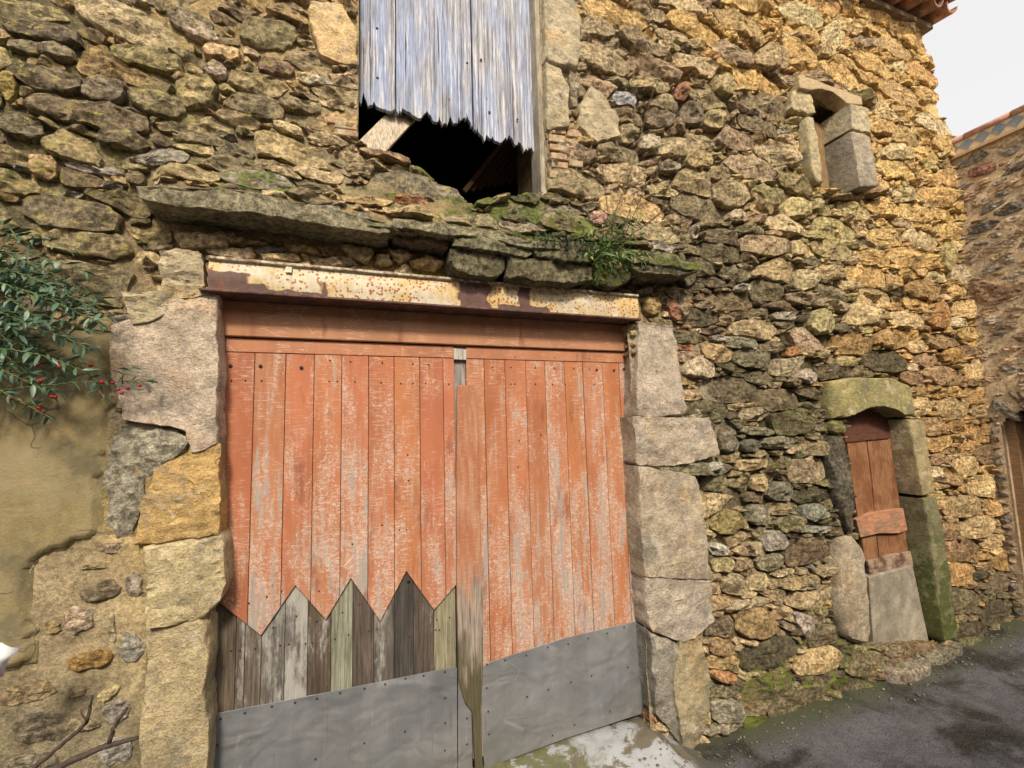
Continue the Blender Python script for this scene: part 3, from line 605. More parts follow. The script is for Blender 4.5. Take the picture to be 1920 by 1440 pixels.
# window surround
hs([(582, 2), (640, 4), (668, 50), (671, 118), (640, 116), (602, 100), (580, 40)], (.62, .46, .25), rise=.022, mat=M_DR, rough=.7, facet=.12, n=48, soft=0, gap=-.004, edge=.06)
hs([(1020, -60), (1070, -30), (1090, 30), (1086, 128), (1024, 112)], (.44, .38, .26), rise=.03, y=.0, depth=.18, mat=M_DR, facet=.12, rough=.7, n=48, soft=0, gap=-.002, edge=.06, lich=.1)
hs([(1024, 114), (1052, 126), (1066, 158), (1070, 236), (1028, 240)], (.42, .36, .24), rise=.03, depth=.18, mat=M_DR, facet=.12, rough=.7, n=48, soft=0, gap=-.002, edge=.06)
hs([(1108, 160), (1130, 172), (1160, 220), (1164, 256), (1120, 264), (1086, 236), (1094, 190)], (.46, .39, .26), rise=.025, mat=M_DR, facet=.15, rough=.9, n=48, soft=0, gap=-.002, edge=.08)
hs([(1068, 128), (1084, 134), (1090, 150), (1086, 200), (1072, 200)], (.40, .34, .23), rise=.02)
hs([(700, 318), (760, 306), (820, 330), (868, 350), (886, 384), (876, 392), (820, 380), (740, 360), (690, 346)], (.31, .27, .19), rise=.06, y=.0, lich=.4, n=40, depth=.2)
hs([(640, 345), (700, 348), (740, 366), (700, 376), (650, 372)], (.33, .29, .2), rise=.06)
hs([(924, 380), (950, 372), (1000, 376), (1012, 396), (960, 404), (916, 400)], (.27, .24, .16), rise=.07, lich=.3, depth=.2, moss=.2)
hs([(1012, 380), (1060, 378), (1100, 392), (1080, 404), (1020, 402)], (.26, .23, .16), rise=.05, moss=.2)
hs(ell(1130, 402, 28, 42, -20), (.58, .36, .27), rise=.12)
hs([(800, 388), (850, 390), (896, 404), (850, 408), (800, 402)], (.55, .47, .30), rise=.06)
hs([(672, 262), (700, 270), (768, 288), (772, 300), (736, 296), (674, 276)], (.40, .28, .17), rise=.03, y=-.01, depth=.2)
# notable stones, upper left
G = dict(rise=.024, facet=.45)
for a in [((70,48,170,40,14),(.165,.14,.105)),((70,82,150,30,12),(.24,.21,.15)),((85,140,140,46,10),(.18,.15,.11)),((190,160,90,52,8),(.23,.195,.15)),((150,205,270,52,11),(.19,.155,.11)),
          ((8,150,34,62,0),(.38,.31,.12)),((366,165,84,64,10),(.34,.29,.17)),((414,90,76,32,8),(.60,.44,.28)),((402,125,46,34,25),(.44,.37,.33)),((350,28,100,40,16),(.30,.26,.20)),
          ((516,118,84,28,14),(.27,.19,.15)),((478,192,136,44,12),(.24,.205,.14)),((290,185,120,46,15),(.23,.20,.13)),((74,305,56,54,20),(.45,.33,.2)),((440,282,88,32,8),(.22,.20,.15)),
          ((540,235,66,24,25),(.48,.40,.26)),((128,398,210,64,10),(.20,.17,.12)),((156,452,190,52,6),(.25,.21,.13)),((592,145,62,16,6),(.60,.55,.45)),((320,235,74,24,12),(.26,.23,.16)),
          ((500,55,120,60,10),(.25,.22,.14)),((372,55,74,28,20),(.36,.31,.26)),((270,100,150,40,14),(.30,.26,.15)),((225,255,110,34,12),(.20,.17,.12)),((370,255,120,30,10),(.21,.18,.12)),((30,230,90,44,12),(.17,.15,.105)),((250,330,40,30,10),(.24,.2,.14)),((560,190,90,26,10),(.28,.24,.16))]:
    hs(ell(*a[0]), tuple(v*q for v, q in zip(a[1], (1.4, 1.36, 1.25))), moss=.15, lich=.75, soft=0, edge=.14, **G)
# notable stones, right side
for a in [((1442,455,98,46,6),(.42,.32,.20)),((1504,385,52,44,10),(.52,.44,.22)),((1312,430,14,30,0),(.55,.48,.38)),((1395,400,46,26,8),(.46,.38,.25)),((1270,270,84,40,6),(.45,.37,.22)),
          ((1285,165,26,34,10),(.34,.18,.11)),((1368,152,48,46,10),(.46,.38,.2)),((1226,150,90,30,8),(.42,.34,.19)),((1178,178,50,30,12),(.42,.42,.44)),((1306,205,50,46,8),(.24,.2,.14)),((1350,215,44,38,12),(.44,.36,.2)),
          ((1184,245,34,46,0),(.40,.33,.2)),((1224,262,40,42,10),(.46,.4,.28)),((1265,305,42,24,8),(.36,.3,.22)),((1380,355,74,52,8),(.42,.34,.2)),((1320,290,60,40,8),(.48,.38,.2)),((1245,215,60,40,8),(.24,.19,.13)),
          ((1395,640,76,26,8),(.27,.25,.17)),((1362,632,40,14,6),(.40,.37,.29)),((1300,668,62,24,10),(.46,.34,.24)),((1320,690,70,44,8),(.50,.42,.29)),((1420,668,70,44,5),(.22,.2,.13)),((1498,657,26,22,0),(.55,.30,.14)),
          ((1520,520,50,44,8),(.50,.42,.25)),((1550,600,50,50,6),(.42,.36,.19)),((1404,535,30,16,0),(.60,.55,.46)),((1480,590,44,18,5),(.48,.44,.34)),((1530,560,90,26,8),(.35,.28,.18)),((1580,570,60,20,8),(.44,.36,.22)),
          ((1525,705,36,26,20),(.55,.46,.37)),((1376,825,44,60,-5),(.22,.195,.14)),((1430,808,70,18,8),(.28,.26,.18)),((1470,830,68,26,-6),(.26,.235,.16)),((1418,836,36,28,0),(.20,.185,.14)),
          ((1420,872,64,26,-4),(.44,.34,.19)),((1352,905,52,44,4),(.24,.22,.13)),((1434,908,38,36,0),(.50,.38,.21)),((1476,922,52,42,8),(.22,.21,.15)),((1436,968,46,44,4),(.30,.27,.19)),((1540,962,50,34,0),(.27,.28,.22)),
          ((1372,980,60,50,0),(.33,.27,.12)),((1358,1034,44,24,8),(.52,.5,.42)),((1418,1034,64,30,-6),(.47,.37,.23)),((1464,1018,54,42,-4),(.36,.33,.28)),((1366,1062,48,32,0),(.50,.42,.23)),((1454,1058,52,36,-10),(.31,.28,.19)),
          ((1388,1100,60,44,6),(.42,.35,.22)),((1408,1138,92,20,-12),(.43,.36,.23)),((1500,1095,110,22,-8),(.36,.29,.16)),((1530,1102,48,18,-10),(.38,.32,.22)),((1542,995,68,16,0),(.31,.31,.25)),
          ((1424,1172,80,60,8),(.33,.24,.12)),((1362,1218,50,38,10),(.42,.29,.16)),((1368,1275,50,22,10),(.50,.28,.14)),((1520,1175,28,50,-20),(.45,.38,.33)),((1490,1180,30,18,20),(.38,.3,.22)),((1375,1340,70,46,-8),(.34,.32,.24)),((1365,1375,90,18,-14),(.42,.36,.26)),
          ((1570,60,46,60,20),(.66,.54,.30)),((1560,85,40,30,0),(.60,.46,.25)),((1460,100,70,50,10),(.46,.35,.2)),((1600,40,60,30,20),(.62,.45,.22)),((1660,230,70,34,20),(.60,.4,.18)),((1690,280,50,34,10),(.62,.5,.28)),
          ((1790,480,26,60,0),(.44,.36,.17)),((1775,590,34,60,8),(.45,.26,.11)),((1800,665,40,34,0),(.46,.28,.11)),((1760,800,44,40,5),(.36,.24,.12)),((1800,900,36,30,5),(.44,.30,.15))]:
    pxx = a[0][0]; hs(ell(*a[0]), tuple(v*1.15 for v in a[1]), rise=.045, y=.008, soft=0, edge=.13, moss=.28 if (a[0][1] > 640 and pxx < 1700) else .05, lich=.1, facet=.7, n=26)
# small window surround
hs([(1484, 168), (1500, 164), (1524, 178), (1530, 214), (1506, 212), (1486, 200)], (.48, .40, .24), rise=.015, y=-.012, depth=.2, mat=M_DR, rough=.6, facet=.15, n=36, soft=0, edge=.07)
hs([(1512, 216), (1530, 216), (1546, 345), (1532, 340), (1518, 290)], (.46, .40, .24), rise=.02, y=-.02, depth=.2, mat=M_DR, rough=.5, facet=.1, n=36, edge=.12)
hs([(1596, 192), (1628, 202), (1636, 250), (1597, 240)], (.46, .40, .27), rise=.02, y=-.08, depth=.24, mat=M_DR, rough=.35, facet=.08, n=44, edge=.05, soft=0, tag='jamb_stone')
hs([(1598, 243), (1632, 252), (1648, 350), (1612, 352)], (.33, .285, .22), rise=.02, y=-.08, depth=.24, mat=M_DR, rough=.35, facet=.08, n=44, edge=.05, soft=0, tag='jamb_stone')
for a in [((1560,143,130,22,22),(.46,.34,.2)),((1640,170,60,20,20),(.3,.26,.13)),((1600,360,80,9,5),(.4,.3,.18)),((1660,352,30,18,20),(.38,.27,.15)),((1570,358,50,8,4),(.42,.33,.2))]:
    hs(ell(*a[0]), a[1], rise=.09, facet=.4, n=26)
# small arched door surround
hs([(1553, 716), (1600, 706), (1680, 708), (1714, 724), (1722, 780), (1703, 782), (1690, 772), (1660, 765), (1625, 768), (1592, 784), (1566, 784)], (.30, .27, .125), rise=.035, y=.0, depth=.2, moss=.42, mat=M_DR, rough=.4, facet=.05, n=64, edge=.10, soft=0, tag='lintel_stone', label='arched one-piece stone lintel furred with green')
hs([(1564, 788), (1590, 788), (1593, 814), (1566, 814)], (.28, .25, .11), rise=.03, depth=.16, moss=.6, n=28)
hs([(1560, 818), (1594, 818), (1604, 900), (1612, 995), (1604, 1006), (1582, 960), (1566, 880)], (.15, .135, .10), rise=.04, depth=.16, moss=.3, n=40, rough=1.0, facet=.3)
hs([(1574, 1010), (1600, 1004), (1622, 1022), (1632, 1100), (1640, 1190), (1636, 1216), (1584, 1200)], (.37, .31, .23), rise=.04, depth=.18, mat=M_DR, n=40, rough=.6, facet=.2)
hs([(1704, 785), (1732, 786), (1756, 926), (1732, 931)], (.36, .30, .17), rise=.02, y=-.005, depth=.2, mat=M_DR, moss=.1, n=48, rough=.3, facet=.06, edge=.06, soft=0, tag='jamb_stone')
hs([(1733, 934), (1757, 931), (1772, 1010), (1800, 1195), (1772, 1206)], (.19, .18, .10), rise=.02, y=-.005, depth=.2, mat=M_DR, moss=(.55, 1.05), n=48, rough=.4, facet=.06, edge=.06, soft=0, tag='jamb_stone', label='lower jamb stone of the small door, green with moss')  # base colour darkened for the shaded reveal, besides the moss
# stones bedded in the mortar, lower left
for a in [((248,1098,36,52,5),(.50,.43,.35)),((144,1164,52,58,0),(.47,.37,.27)),((207,1180,17,62,0),(.58,.50,.33)),((96,1178,34,26,0),(.44,.34,.17)),((243,1218,44,58,10),(.40,.38,.32)),
          ((165,1240,92,34,-12),(.42,.27,.10)),((200,1303,52,22,-38),(.58,.48,.27)),((48,1302,110,42,-10),(.37,.29,.17)),((216,1338,54,42,-25),(.46,.42,.36)),((215,1410,70,50,-10),(.42,.40,.36)),
          ((70,1370,120,62,-5),(.24,.205,.145)),((150,1362,64,22,-5),(.38,.31,.19)),((186,1110,80,40,-15),(.33,.27,.18)),((185,1062,80,12,-4),(.42,.33,.18)),((140,1300,40,24,0),(.36,.28,.17)),((60,1440,110,46,-8),(.3,.26,.19))]:
    hs(ell(*a[0]), a[1], rise=.010, y=.0, facet=.35, n=28, rough=1.1, gap=.001, soft=0)
hs(ell(210, 1028, 80, 26, -5), (.42, .33, .22), rise=.02)
# pale stones between steel lintel and ledge, colours lightened to offset the ledge's shade
for pts, c in [([(318,434),(372,428),(430,448),(420,462),(330,462)],(.44,.34,.19)),([(372,430),(440,430),(444,452),(404,448)],(.40,.31,.18)),([(378,462),(470,458),(480,476),(440,484),(384,470)],(.46,.37,.24)),
               ([(404,440),(448,438),(500,450),(440,454)],(.42,.33,.19)),([(484,472),(560,470),(566,484),(520,492),(488,486)],(.46,.35,.20)),([(580,478),(660,474),(676,492),(620,500),(586,494)],(.43,.34,.21)),
               ([(636,455),(700,460),(704,476),(690,492),(650,476)],(.47,.37,.21)),([(706,474),(730,470),(740,492),(720,496),(704,492)],(.5,.39,.22)),([(728,466),(764,462),(780,478),(756,492),(736,482)],(.5,.39,.22)),
               ([(768,486),(800,474),(842,486),(820,506),(774,496)],(.48,.35,.17)),([(530,452),(586,456),(600,470),(540,468)],(.45,.35,.18)),([(735,436),(780,440),(840,452),(844,468),(790,462),(738,456)],(.30,.22,.15))]:
    hs(pts, tuple(min(v*1.32, .72) for v in c), rise=.035, facet=.5, n=24, tag='stone', soft=0)
# ledge slabs and blocks (front faces stand off the wall)
def ls(pts, col, y, moss=.4, depth=.2, rise=.02, **k): hs(pts, tuple(v*1.15 for v in col), rise=rise, y=y, depth=depth, moss=moss, tag='ledge_stone', n=48, rough=1.0, facet=.25, gap=.0, edge=.12, soft=0, **k)
ls([(254, 346), (300, 342), (420, 350), (540, 372), (640, 394), (732, 416), (740, 424), (733, 437), (640, 423), (520, 404), (400, 390), (300, 378), (260, 374)], (.30, .27, .18), -.16, .40, .30, label='long grey ledge slab over the left half of the garage')
ls([(738, 422), (800, 430), (842, 446), (840, 462), (770, 450), (738, 444)], (.24, .18, .13), -.10, .35)
ls([(846, 462), (900, 462), (950, 476), (948, 505), (930, 520), (862, 508), (846, 495)], (.17, .155, .095), -.12, .25)
ls([(952, 478), (1000, 482), (1060, 492), (1112, 496), (1116, 524), (1080, 532), (1000, 528), (952, 516)], (.18, .165, .10), -.13, .3)
ls([(852, 442), (900, 444), (960, 456), (1002, 470), (990, 480), (940, 472), (852, 458)], (.22, .21, .13), -.16, .45)
ls([(1004, 456), (1060, 456), (1112, 462), (1116, 490), (1060, 488), (1006, 478)], (.19, .18, .11), -.16, .55)
ls([(905, 430), (960, 436), (1002, 452), (960, 455), (904, 442)], (.25, .23, .15), -.165, .5)
ls([(1118, 490), (1150, 482), (1184, 498), (1182, 528), (1150, 540), (1120, 528)], (.12, .12, .06), -.11, .9)
ls([(1188, 478), (1240, 482), (1280, 492), (1308, 498), (1312, 508), (1270, 516), (1200, 508), (1186, 496)], (.17, .16, .10), -.15, .6)
ls([(1196, 506), (1224, 508), (1222, 522), (1200, 520)], (.27, .24, .16), -.08, .2)
ls([(590, 384), (622, 382), (660, 392), (656, 404), (600, 402)], (.36, .34, .26), -.13, .2, .1); ls([(650, 398), (690, 396), (700, 408), (664, 414)], (.42, .40, .32), -.13, .2, .1)
ls([(520, 378), (572, 380), (574, 394), (526, 392)], (.22, .21, .16), -.12, .5, .1)
ls([(660, 412), (740, 412), (800, 436), (760, 432), (690, 424)], (.22, .21, .13), -.15, .5, .1); ls([(940, 408), (1000, 420), (1030, 434), (990, 436), (942, 424)], (.36, .31, .22), -.13, .3, .1); ls([(1230, 448), (1270, 462), (1262, 474), (1224, 462)], (.45, .42, .36), -.12, .1, .1)
ls([(736, 404), (800, 410), (900, 427), (1000, 445), (1115, 457), (1120, 470), (1000, 465), (900, 446), (800, 431), (736, 421)], (.28, .26, .17), -.17, .6, .2)
ls([(1184, 468), (1240, 470), (1318, 493), (1314, 507), (1240, 496), (1186, 488)], (.24, .23, .13), -.165, .85, .2)
ls([(286, 344), (330, 340), (350, 352), (320, 362), (284, 356)], (.24, .24, .24), -.12, .2, .1); ls([(352, 350), (390, 352), (384, 366), (356, 366)], (.26, .26, .25), -.12, .2, .1)

HPOLY = []
for h in HD:
    h['poly'] = W(h['px'], h['y']-h['rise']*.9)
    # orient counter-clockwise irrespective of tracing
    HPOLY.append(h['poly'])

# ------------------------------------------------------------------ the stone house
house = empty('stone_house', (2.0, 0, -.2), label='old two-storey rubble stone barn with orange garage doors, filling most of the picture', category='house')
bpy.context.view_layer.update()
def part(name, me, mat, parent=house, **k):
    o = link(name, me, mat, parent, **k)
    pt = Vector((0, 0, 0)); q = parent
    while q is not None: pt += Vector(q.location); q = q.parent
    o.location = Vector(o.location)-pt
    return o
def wl(o):
    p = Vector((0, 0, 0))
    while o is not None: p += Vector(o.location); o = o.parent
    return p
X0, X1, Z0, Z1 = -2.6, 5.10, -.5, 5.12
XR = 4.96
def edge_x(z): return np.interp(z, [4.1, 4.25, 4.6, 5.1], [5.2, 5.07, 5.02, 4.93])
# mortar bed: one relief sheet with holes for the openings
st = .0145
def axis_pts(a, b): return np.linspace(a, b, int((b-a)/st)+1)
PLA = W([(-400, 560), (208, 625), (214, 780), (192, 900), (196, 1010), (140, 1022), (90, 1040), (68, 1060), (66, 1180), (60, 1240), (0, 1265), (-400, 1500)])
def mortar_depth(X, Z, px, py, rs):
    P = np.stack([X, X*0, Z], 1)
    rel = .012*fbm(P, 5, 3, 3)+.010*fbm(P, 18, 3, 7)+.004*fbm(P, 60, 2, 9)
    return base_y(X, Z)+.004+rs[:, 2]+rel
xs = axis_pts(X0, X1); zs = axis_pts(Z0, Z1)
GXm, GZm = np.meshgrid(xs, zs); XX = GXm.ravel(); ZZ = GZm.ravel()
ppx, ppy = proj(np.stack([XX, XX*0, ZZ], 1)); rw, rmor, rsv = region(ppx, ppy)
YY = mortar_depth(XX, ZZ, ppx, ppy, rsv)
in_low = (ppx < 272) & (ppy > 1000)
YY = np.where(in_low, .004+.010*fbm(np.stack([XX, XX*0, ZZ], 1), 6, 3, 31)+.004*fbm(np.stack([XX, XX*0, ZZ], 1), 25, 2, 33), YY)
nx = len(xs); nz = len(zs); ii = np.arange(nx-1); jj = np.arange(nz-1); I, Jm = np.meshgrid(ii, jj); a0 = (Jm*nx+I).ravel()
quads = np.stack([a0, a0+1, a0+nx+1, a0+nx], 1)
cx = XX[quads].mean(1); cz = ZZ[quads].mean(1); keep = np.ones(len(quads), bool)
for o in OPEN: keep &= ~inside_many(cx, cz, o)
keep &= cx < edge_x(cz)-.03
quads = quads[keep]
rmor = rmor*np.where(rsv[:, 2] > .02, np.interp(rsv[:, 2], [.02, .05], [1.05, .6]), 1.05)[:, None]  # mortar colour darkened with joint depth, standing in for crevice shade
msk = np.stack([rsv[:, 0], rsv[:, 1], np.where(in_low, .75, 0)], 1)
wall = empty('wall', parent=house); wall.location = -house.location
bpy.context.view_layer.update()
def under(parent, o):
    """parent o (placed in world metres) to parent, keeping it where it stands"""
    w0 = Vector(o.location); o.parent = parent; o.location = w0-wl(parent); return o
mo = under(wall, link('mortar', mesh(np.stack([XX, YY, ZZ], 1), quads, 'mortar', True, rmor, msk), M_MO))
# solid wall core behind the bed, with the openings left free
bx = sorted([X0, XR-.08, GX0-.01, GX1+.01, OP_WIN[:, 0].min(), OP_WIN[:, 0].max(), OP_DOOR[:, 0].min(), OP_DOOR[:, 0].max(), OP_SW[:, 0].min()-.01, OP_SW[:, 0].max()+.01])
bz = sorted([Z0, Z1, GZ1+.16, OP_WIN[:, 1].min()-.02, 4.7, OP_DOOR[:, 1].max()+.02, OP_SW[:, 1].min()-.02, OP_SW[:, 1].max()+.02])
rects = [(o[:, 0].min()-.012, o[:, 0].max()+.012, o[:, 1].min()-.022, o[:, 1].max()+.022) for o in OPEN]; rects[0] = (rects[0][0], rects[0][1], -1, GZ1+.17)
cell = {}
for i in range(len(bx)-1):
    for j in range(len(bz)-1):
        mx, mz = (bx[i]+bx[i+1])/2, (bz[j]+bz[j+1])/2; cell[i, j] = not any(r[0] <= mx <= r[1] and r[2] <= mz <= r[3] for r in rects)
bm = bmesh.new(); ya, yb = .10, .46
def qf(*p): bm.faces.new([bm.verts.new(v) for v in p])
for (i, j), f in cell.items():
    if not f: continue
    a, b, c, d = bx[i], bx[i+1], bz[j], bz[j+1]
    qf((a, ya, c), (b, ya, c), (b, ya, d), (a, ya, d)); qf((a, yb, c), (a, yb, d), (b, yb, d), (b, yb, c))
    if not cell.get((i-1, j), False): qf((a, ya, c), (a, ya, d), (a, yb, d), (a, yb, c))
    if not cell.get((i+1, j), False): qf((b, ya, c), (b, yb, c), (b, yb, d), (b, ya, d))
    if not cell.get((i, j-1), False): qf((a, ya, c), (a, yb, c), (b, yb, c), (b, ya, c))
    if not cell.get((i, j+1), False): qf((a, ya, d), (b, ya, d), (b, yb, d), (a, yb, d))
bmesh.ops.remove_doubles(bm, verts=bm.verts, dist=.0005)
M_CORE = simple('earth_core', (.17, .13, .08), .95, 14, .4, .6, .01)
under(wall, link('wall_core', bm_mesh(bm), M_CORE))
# rest of the building shell: side and back walls, floor between storeys
bm = bmesh.new()
for b in [(X0, X0+.4, .462, 6, Z0, Z1), (XR-.5, XR-.08, .462, 6, Z0, Z1-.02), (X0, X1, 6, 6.4, Z0, Z1), (X0+.4, X1-.4, .462, 6, 2.42, 2.56)]: bm_box(bm, *b)
part('side_walls', bm_mesh(bm), M_CORE)
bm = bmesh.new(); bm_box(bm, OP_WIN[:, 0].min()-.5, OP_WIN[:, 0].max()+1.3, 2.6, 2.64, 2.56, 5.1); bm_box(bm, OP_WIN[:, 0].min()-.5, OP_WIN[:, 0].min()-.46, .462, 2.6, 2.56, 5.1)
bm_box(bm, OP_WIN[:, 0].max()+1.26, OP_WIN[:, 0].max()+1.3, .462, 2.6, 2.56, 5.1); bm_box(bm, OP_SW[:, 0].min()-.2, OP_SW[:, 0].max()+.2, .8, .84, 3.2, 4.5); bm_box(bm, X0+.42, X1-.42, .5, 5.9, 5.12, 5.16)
part('loft_light_blocker', bm_mesh(bm), M_DARK)  # dark box added behind the window openings to keep sky light out

# pack rubble
LIM = OPEN+HPOLY+[PLA]
lowleft = W([(-400, 1000), (272, 1000), (272, 1700), (-400, 1700)])
ledge_front = np.array([[LX0-.0, LZB-.02], [LX1-.05, LZB-.02], [LX1-.05, LZT+.0], [LX0, LZT+.0]])
def rfun(x, z):
    px, py = proj(np.stack([x, x*0, z], 1)); _, _, s = region(px, py); return s[:, 3]
def tilt(x, z):
    px, py = proj(np.array([[x, 0, z]])); px = px[0]; py = py[0]
    t = -.10*math.exp(-((px-200)/400)**2)*(py < 500)+(-.14)*math.exp(-(((px-1560)/200)**2+((py-150)/200)**2))
    return t
cells = [c for c in pack(X0, X1+.02, -.32, Z1, 2.75, rfun, LIM+[lowleft, ledge_front], 150000, tilt) if c[0][:, 0].mean() < edge_x(c[0][:, 1].mean())-.02]
R = Rubble()
for h in HD:
    fr = (lambda x, z, y=h['y']: y+0*x)
    R.add(h['poly'], h['y'], h['rise'], h['depth'], h['n'], h['rings'], h['col'], h['moss'], h['lich'], h['facet'], h['rough'], h['gap'], h['soft'], tag=h['tag'], mat=h['mat'], label=h['label'], edge=h['edge'])
    R.info[-1]['hand'] = True
cc = np.array([c[0].mean(0) for c in cells]); cpx, cpy = proj(np.stack([cc[:, 0], cc[:, 0]*0, cc[:, 1]], 1)); cw, cm, cs_ = region(cpx, cpy)
edge_len = []
for k, (p, r) in enumerate(cells):
    inview = -40 < cpx[k] < 1960 and -40 < cpy[k] < 1480
    dep = cs_[k, 2]; n, rg = (26, 7) if r > .034 else (16, 5)
    if not inview: n, rg = 9, 3
    rise = (.012+dep*.50)*rng.uniform(.5, 1.5)*(1 if r > .018 else .75)
    # flush, smeared joints on the left; open, deep joints on the right
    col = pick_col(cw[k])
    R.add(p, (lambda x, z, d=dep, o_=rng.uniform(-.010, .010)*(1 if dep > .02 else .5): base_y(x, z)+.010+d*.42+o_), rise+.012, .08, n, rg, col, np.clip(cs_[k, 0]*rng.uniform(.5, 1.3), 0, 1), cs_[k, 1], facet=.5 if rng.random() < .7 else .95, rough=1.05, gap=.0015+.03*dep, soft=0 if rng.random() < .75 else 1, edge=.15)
    R.info[-1]['vis'] = inview
infos = R.build()
def px_area(i):
    a, b = proj(i['v'][::2]); return np.ptp(a)*np.ptp(b) if i.get('vis', True) else -1
hand = [i for i in infos if i.get('hand')]; auto = [i for i in infos if not i.get('hand')]
auto.sort(key=px_area, reverse=True)
jamb = empty('garage_jamb'); under(house, jamb); sur = empty('door_surround'); under(house, sur); ledge = empty('ledge'); under(house, ledge)
nst = 0
for i in hand:
    if i['tag'] == 'jamb_stone' or i['tag'] == 'lintel_stone': par, nm = (jamb if i['c'][0] < 2.4 else sur), i['tag']
    elif i['tag'] == 'ledge_stone': par, nm = ledge, 'ledge_stone'
    else: par, nm = wall, 'stone'; nst += 1
    o = stone_obj(i, nm, M_ST, None); under(par, o)
for i in auto[:max(0, 298-nst)]: under(wall, stone_obj(i, 'stone', M_ST, None))
sj = stone_join(auto[max(0, 298-nst):], 'small_stones', M_ST, None); under(wall, sj)
print('stones', len(infos), 'hand', len(hand))
# rendered plaster patch, broken edge, standing proud of the mortar
def relief(poly, y0, th, step, jag=.01, mat=None, col=(.3, .25, .15), amp=.006, name='patch'):
    lo, hi = poly.min(0), poly.max(0); lo = np.maximum(lo, [X0, -.5]); ax = np.arange(lo[0]-step, hi[0]+step, step); az_ = np.arange(lo[1]-step, hi[1]+step, step)
    gx, gz = np.meshgrid(ax, az_); x = gx.ravel(); z = gz.ravel(); P = np.stack([x, x*0, z], 1)
    xj = x+fbm(P, 12, 4, 41)*jag*2; zj = z+fbm(P, 12, 4, 43)*jag*2; ins = inside_many(xj, zj, poly)
    cnt = ins.reshape(gx.shape).astype(float); inner = cnt.copy()
    for _ in range(2):
        q = inner.copy(); q[1:] = np.minimum(q[1:], inner[:-1]*1.); q[:-1] = np.minimum(q[:-1], inner[1:]); q[:, 1:] = np.minimum(q[:, 1:], inner[:, :-1]); q[:, :-1] = np.minimum(q[:, :-1], inner[:, 1:]); inner = (q+inner)/2*q if _ else q
    hgt = np.where(cnt.ravel() > 0, .55+.45*inner.ravel(), 0)
    y = y0+.03-(th+.03)*hgt+amp*fbm(P, 4, 4, 51)+amp*.3*fbm(P, 30, 3, 53)
    n_ = len(ax); I_, J_ = np.meshgrid(np.arange(n_-1), np.arange(len(az_)-1)); a = (J_*n_+I_).ravel(); q = np.stack([a, a+1, a+n_+1, a+n_], 1)
    k = hgt[q].max(1) > 0; q = q[k]
    return mesh(np.stack([x, y, z], 1), q, name, True, np.tile(col, (len(x), 1)), np.zeros((len(x), 3)))
under(wall, link('lime_render', relief(PLA, .0, .016, .012, .012, col=(.235, .195, .10)), M_PL))
# bricks beside the loft window
for k, (x0, x1, y0, y1) in enumerate([(1032,1062,236,247),(1064,1092,240,254),(1030,1060,250,264),(1062,1096,258,276),(1032,1068,268,280),(1070,1090,280,292),(1034,1064,284,296),(1068,1094,297,310),(1036,1066,300,312),(1032,1092,318,332),(1038,1062,336,348),
                                      (612,645,216,228),(628,670,226,238),(632,671,240,252)]):
    p = W([(x0, y0), (x1, y0+(x1-x0)*.14), (x1, y1+(x1-x0)*.14), (x0, y1)], -.004)
    me = prism(p, -.001-.004*random.random(), .10, .004); under(wall, link('brick', me, M_BRICK))

# ------------------------------------------------------------------ roof eave
roof = empty('roof'); under(house, roof)
bm = bmesh.new()
bm_box(bm, X0-.1, XR+.0, -.03, 6.5, Z1-.03, Z1+.015); under(roof, link('roof_deck', bm_mesh(bm), M_CORE))
def tile_geo(r0, r1, L, th, up=True, ns=10):
    V = []; Fc = []
    for (yy, r) in ((0, r0), (L, r1)):
        for rr in (r, r-th):
            for k in range(ns+1):
                t = math.pi*k/ns; V.append((-math.cos(t)*rr, yy, (math.sin(t)*rr)*(1 if up else -1)))
    n = ns+1
    for k in range(ns):
        Fc += [(k, k+1, 2*n+k+1, 2*n+k), (n+k, 3*n+k, 3*n+k+1, n+k+1), (k, n+k, n+k+1, k+1), (2*n+k, 2*n+k+1, 3*n+k+1, 3*n+k)]
    Fc += [(0, 2*n, 3*n, n), (ns, n+ns, 3*n+ns, 2*n+ns)]
    return V, Fc
tm = [mesh(*tile_geo(.088, .072, .48, .014, True), 't', False), mesh(*tile_geo(.075, .088, .48, .014, False), 't', False)]
for k in range(36):
    x = XR+.03-.105-.19*k
    for rowi in range(3):
        for v in (0, 1):
            o = link('roof_tile', tm[v], M_ROOF); o.location = (x+(0 if v == 0 else .095)+random.uniform(-.012, .012), -.20+rowi*.40+random.uniform(-.03, .03)+(0 if v else .01), Z1+.035+rowi*.11+(.055 if v == 0 else .05))
            o.rotation_euler = (math.radians(13+random.uniform(-2, 2)), random.uniform(-.04, .04), random.uniform(-.05, .05)); under(roof, o)
bm = bmesh.new(); v = [bm.verts.new(p) for p in ((X0-.1, 1.0, Z1+.30), (XR+.02, 1.0, Z1+.30), (XR+.02, 4, Z1+1.0), (X0-.1, 4, Z1+1.0), (XR+.02, 6.5, Z1+.30), (X0-.1, 6.5, Z1+.30))]
bm.faces.new(v[:4]); bm.faces.new((v[3], v[2], v[4], v[5])); r = bmesh.ops.extrude_face_region(bm, geom=list(bm.faces)); 
for g in r['geom']:
    if isinstance(g, bmesh.types.BMVert): g.co.z -= .08
under(roof, link('roof_slope', bm_mesh(bm), M_ROOF))

